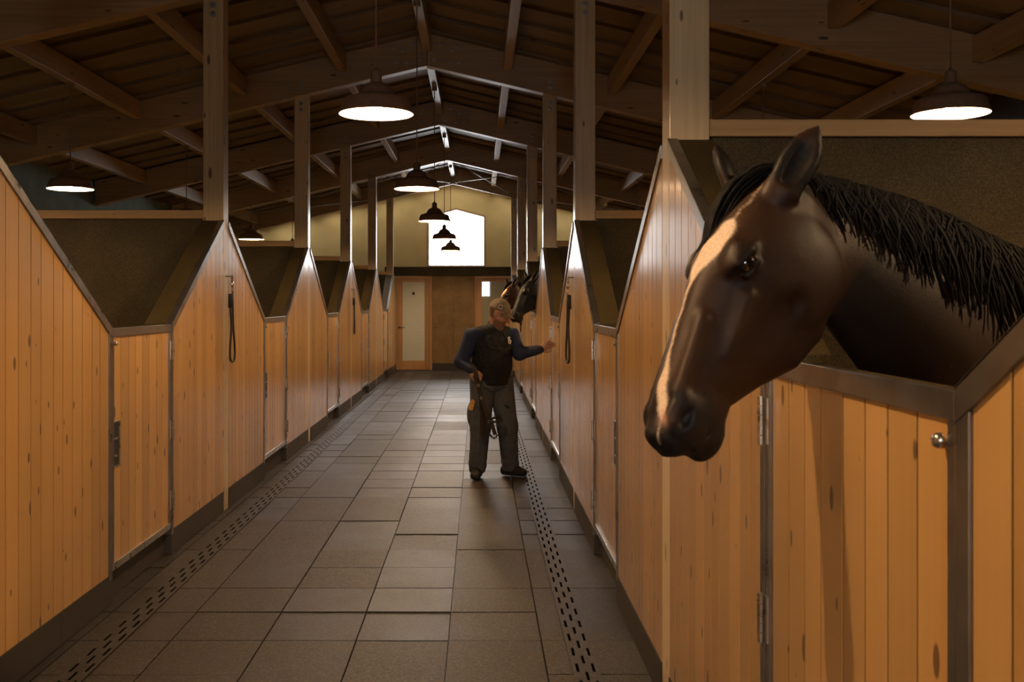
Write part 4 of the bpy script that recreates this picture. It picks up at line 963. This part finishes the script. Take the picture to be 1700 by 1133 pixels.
# bridle hanging from his right hand: straps, buckles and a bit ring
def strap(pts, w, th, n=18):
    P = [Vector(p) for p in pts]; out = []
    for i in range(n):
        t = i / (n - 1) * (len(P) - 1); k = min(int(t), len(P) - 2); f = t - k
        p0, p1, p2, p3 = P[max(k - 1, 0)], P[k], P[k + 1], P[min(k + 2, len(P) - 1)]
        out.append(0.5 * (2 * p1 + (p2 - p0) * f + (2 * p0 - 5 * p1 + 4 * p2 - p3) * f * f + (3 * p1 - p0 - 3 * p2 + p3) * f ** 3))
    return out
def px(x, y, Y): return ((x - 795) * Y / F_PX, Y, EYE - (y - 503) * Y / F_PX)
br = thing('bridle', px(795, 640, 9.42), 'black leather bridle hanging from the man\'s right hand', 'bridle')
def flat_strap(name, pix, Y, w=0.026, th=0.006, par=br, m=LEATHER):
    ps = strap([px(a, b, Y + dy) for a, b, dy in pix], w, th); mb = MB()
    vs = []
    for i, p in enumerate(ps):
        d = (ps[min(i + 1, len(ps) - 1)] - ps[max(i - 1, 0)]).normalized(); s = d.cross(Vector((0.35, -1, 0.1))).normalized(); nn = d.cross(s)
        vs += [p + s * w / 2 + nn * th / 2, p - s * w / 2 + nn * th / 2, p - s * w / 2 - nn * th / 2, p + s * w / 2 - nn * th / 2]
    fs = [(i * 4 + j, i * 4 + (j + 1) % 4, (i + 1) * 4 + (j + 1) % 4, (i + 1) * 4 + j) for i in range(len(ps) - 1) for j in range(4)]
    fs += [(0, 1, 2, 3), ((len(ps) - 1) * 4 + 3, (len(ps) - 1) * 4 + 2, (len(ps) - 1) * 4 + 1, (len(ps) - 1) * 4)]
    return mb.add(vs, fs, .5).build(name, m, par)
BY = 9.42
flat_strap('cheek_strap', [(784, 606, .02), (791, 625, 0), (797, 655, 0), (806, 680, -.01), (815, 700, 0), (822, 722, 0)], BY, .036)
flat_strap('rein', [(788, 610, .02), (794, 640, .01), (799, 665, 0), (800, 695, 0), (801, 724, 0)], BY + .02, .042)
flat_strap('throat_strap', [(797, 660, 0), (803, 690, .02), (811, 718, .02), (820, 728, .01), (826, 722, 0)], BY + .03, .018)
mb = MB(); cc = Vector(px(823, 697, BY)); mb.tube([cc + Vector((.052 * math.cos(i * PI / 10), .045 * math.sin(i * PI / 10), .016 * math.sin(i * PI / 10 + .5))) for i in range(21)], .012, 8); mb.build('noseband', LEATHER, br, smooth=True)
for (a, b) in ((794, 640), (799, 661), (812, 700), (824, 726)):
    mb = MB(); cc = Vector(px(a, b, BY - .015)); mb.tube([cc + Vector((1.0 * .010 * math.cos(i * PI / 8), 0, .012 * math.sin(i * PI / 8))) for i in range(17)], .0028, 6); mb.build('buckle', BRIGHT, br, smooth=True)

# ------------------------------------------------------------------ lead ropes on the posts
def lead_rope(s, y, hz, drop, wloop, lab, small=False):
    X = XW[s]; o = -s
    root = thing('lead_rope', (X + o * 0.03, y, hz), lab, 'lead rope', 'lead ropes hung on the stall posts')
    mb = MB(); mb.tube([(X + o * 0.0003, y, hz + 0.02), (X + o * 0.05, y, hz + 0.02)], 0.006); mb.tube([(X + o * 0.05, y + 0.028 * math.cos(i * PI / 8), hz + 0.028 * math.sin(i * PI / 8)) for i in range(17)], 0.005, 6)
    mb.build('hook_ring', BOLTM, root, smooth=True)
    x = X + o * 0.05
    mb = MB(); mb.tube([(x, y, hz - 0.02), (x, y, hz - 0.07)], [0.012, 0.010]); mb.tube([(x, y + .012 * math.cos(i * PI / 6), hz - 0.095 + .028 * math.sin(i * PI / 6)) for i in range(13)], .005, 6); mb.build('snap_clip', BRIGHT, root, smooth=True)
    z0 = hz - 0.12; z1 = hz - drop; w = wloop
    mb = MB(); pts = strap([(x, y + .005, z0 + .02), (x, y + .02, z0 - .10), (x, y + w * .25, (z0 + z1) / 2), (x, y + w * .55, z1 + .10), (x, y + w * .45, z1 + .015), (x, y + .0, z1), (x, y - w * .4, z1 + .03), (x, y - w * .42, z1 + .12), (x, y - w * .15, (z0 + z1) / 2), (x, y - w * .35, z0 - .12), (x, y - w * .30, z0 - .02)], 0, 0, 60)
    mb.tube(pts, 0.0085, 8); mb.build('rope', ROPE, root, smooth=True)
    mb = MB(); mb.tube([(x, y - w * .30, z0 + .0), (x, y - w * .34, z0 - .11)], [0.019, 0.019], 10); mb.build('rope_knot', ROPE, root, smooth=True)
lead_rope(-1, YK(2) + 0.08, 1.84, 0.66, 0.16, 'black lead rope hung on the nearest left post')
lead_rope(-1, YK(4) + 0.08, 1.84, 0.68, 0.15, 'small black lead rope hung on the third left post')
lead_rope(1, YK(2) + 0.08, 1.83, 0.66, 0.30, 'black lead rope looped long on the second right post')
lead_rope(1, YK(4) + 1.3, 1.50, 0.34, 0.16, 'small black lead rope hanging under the black horse\'s chin')
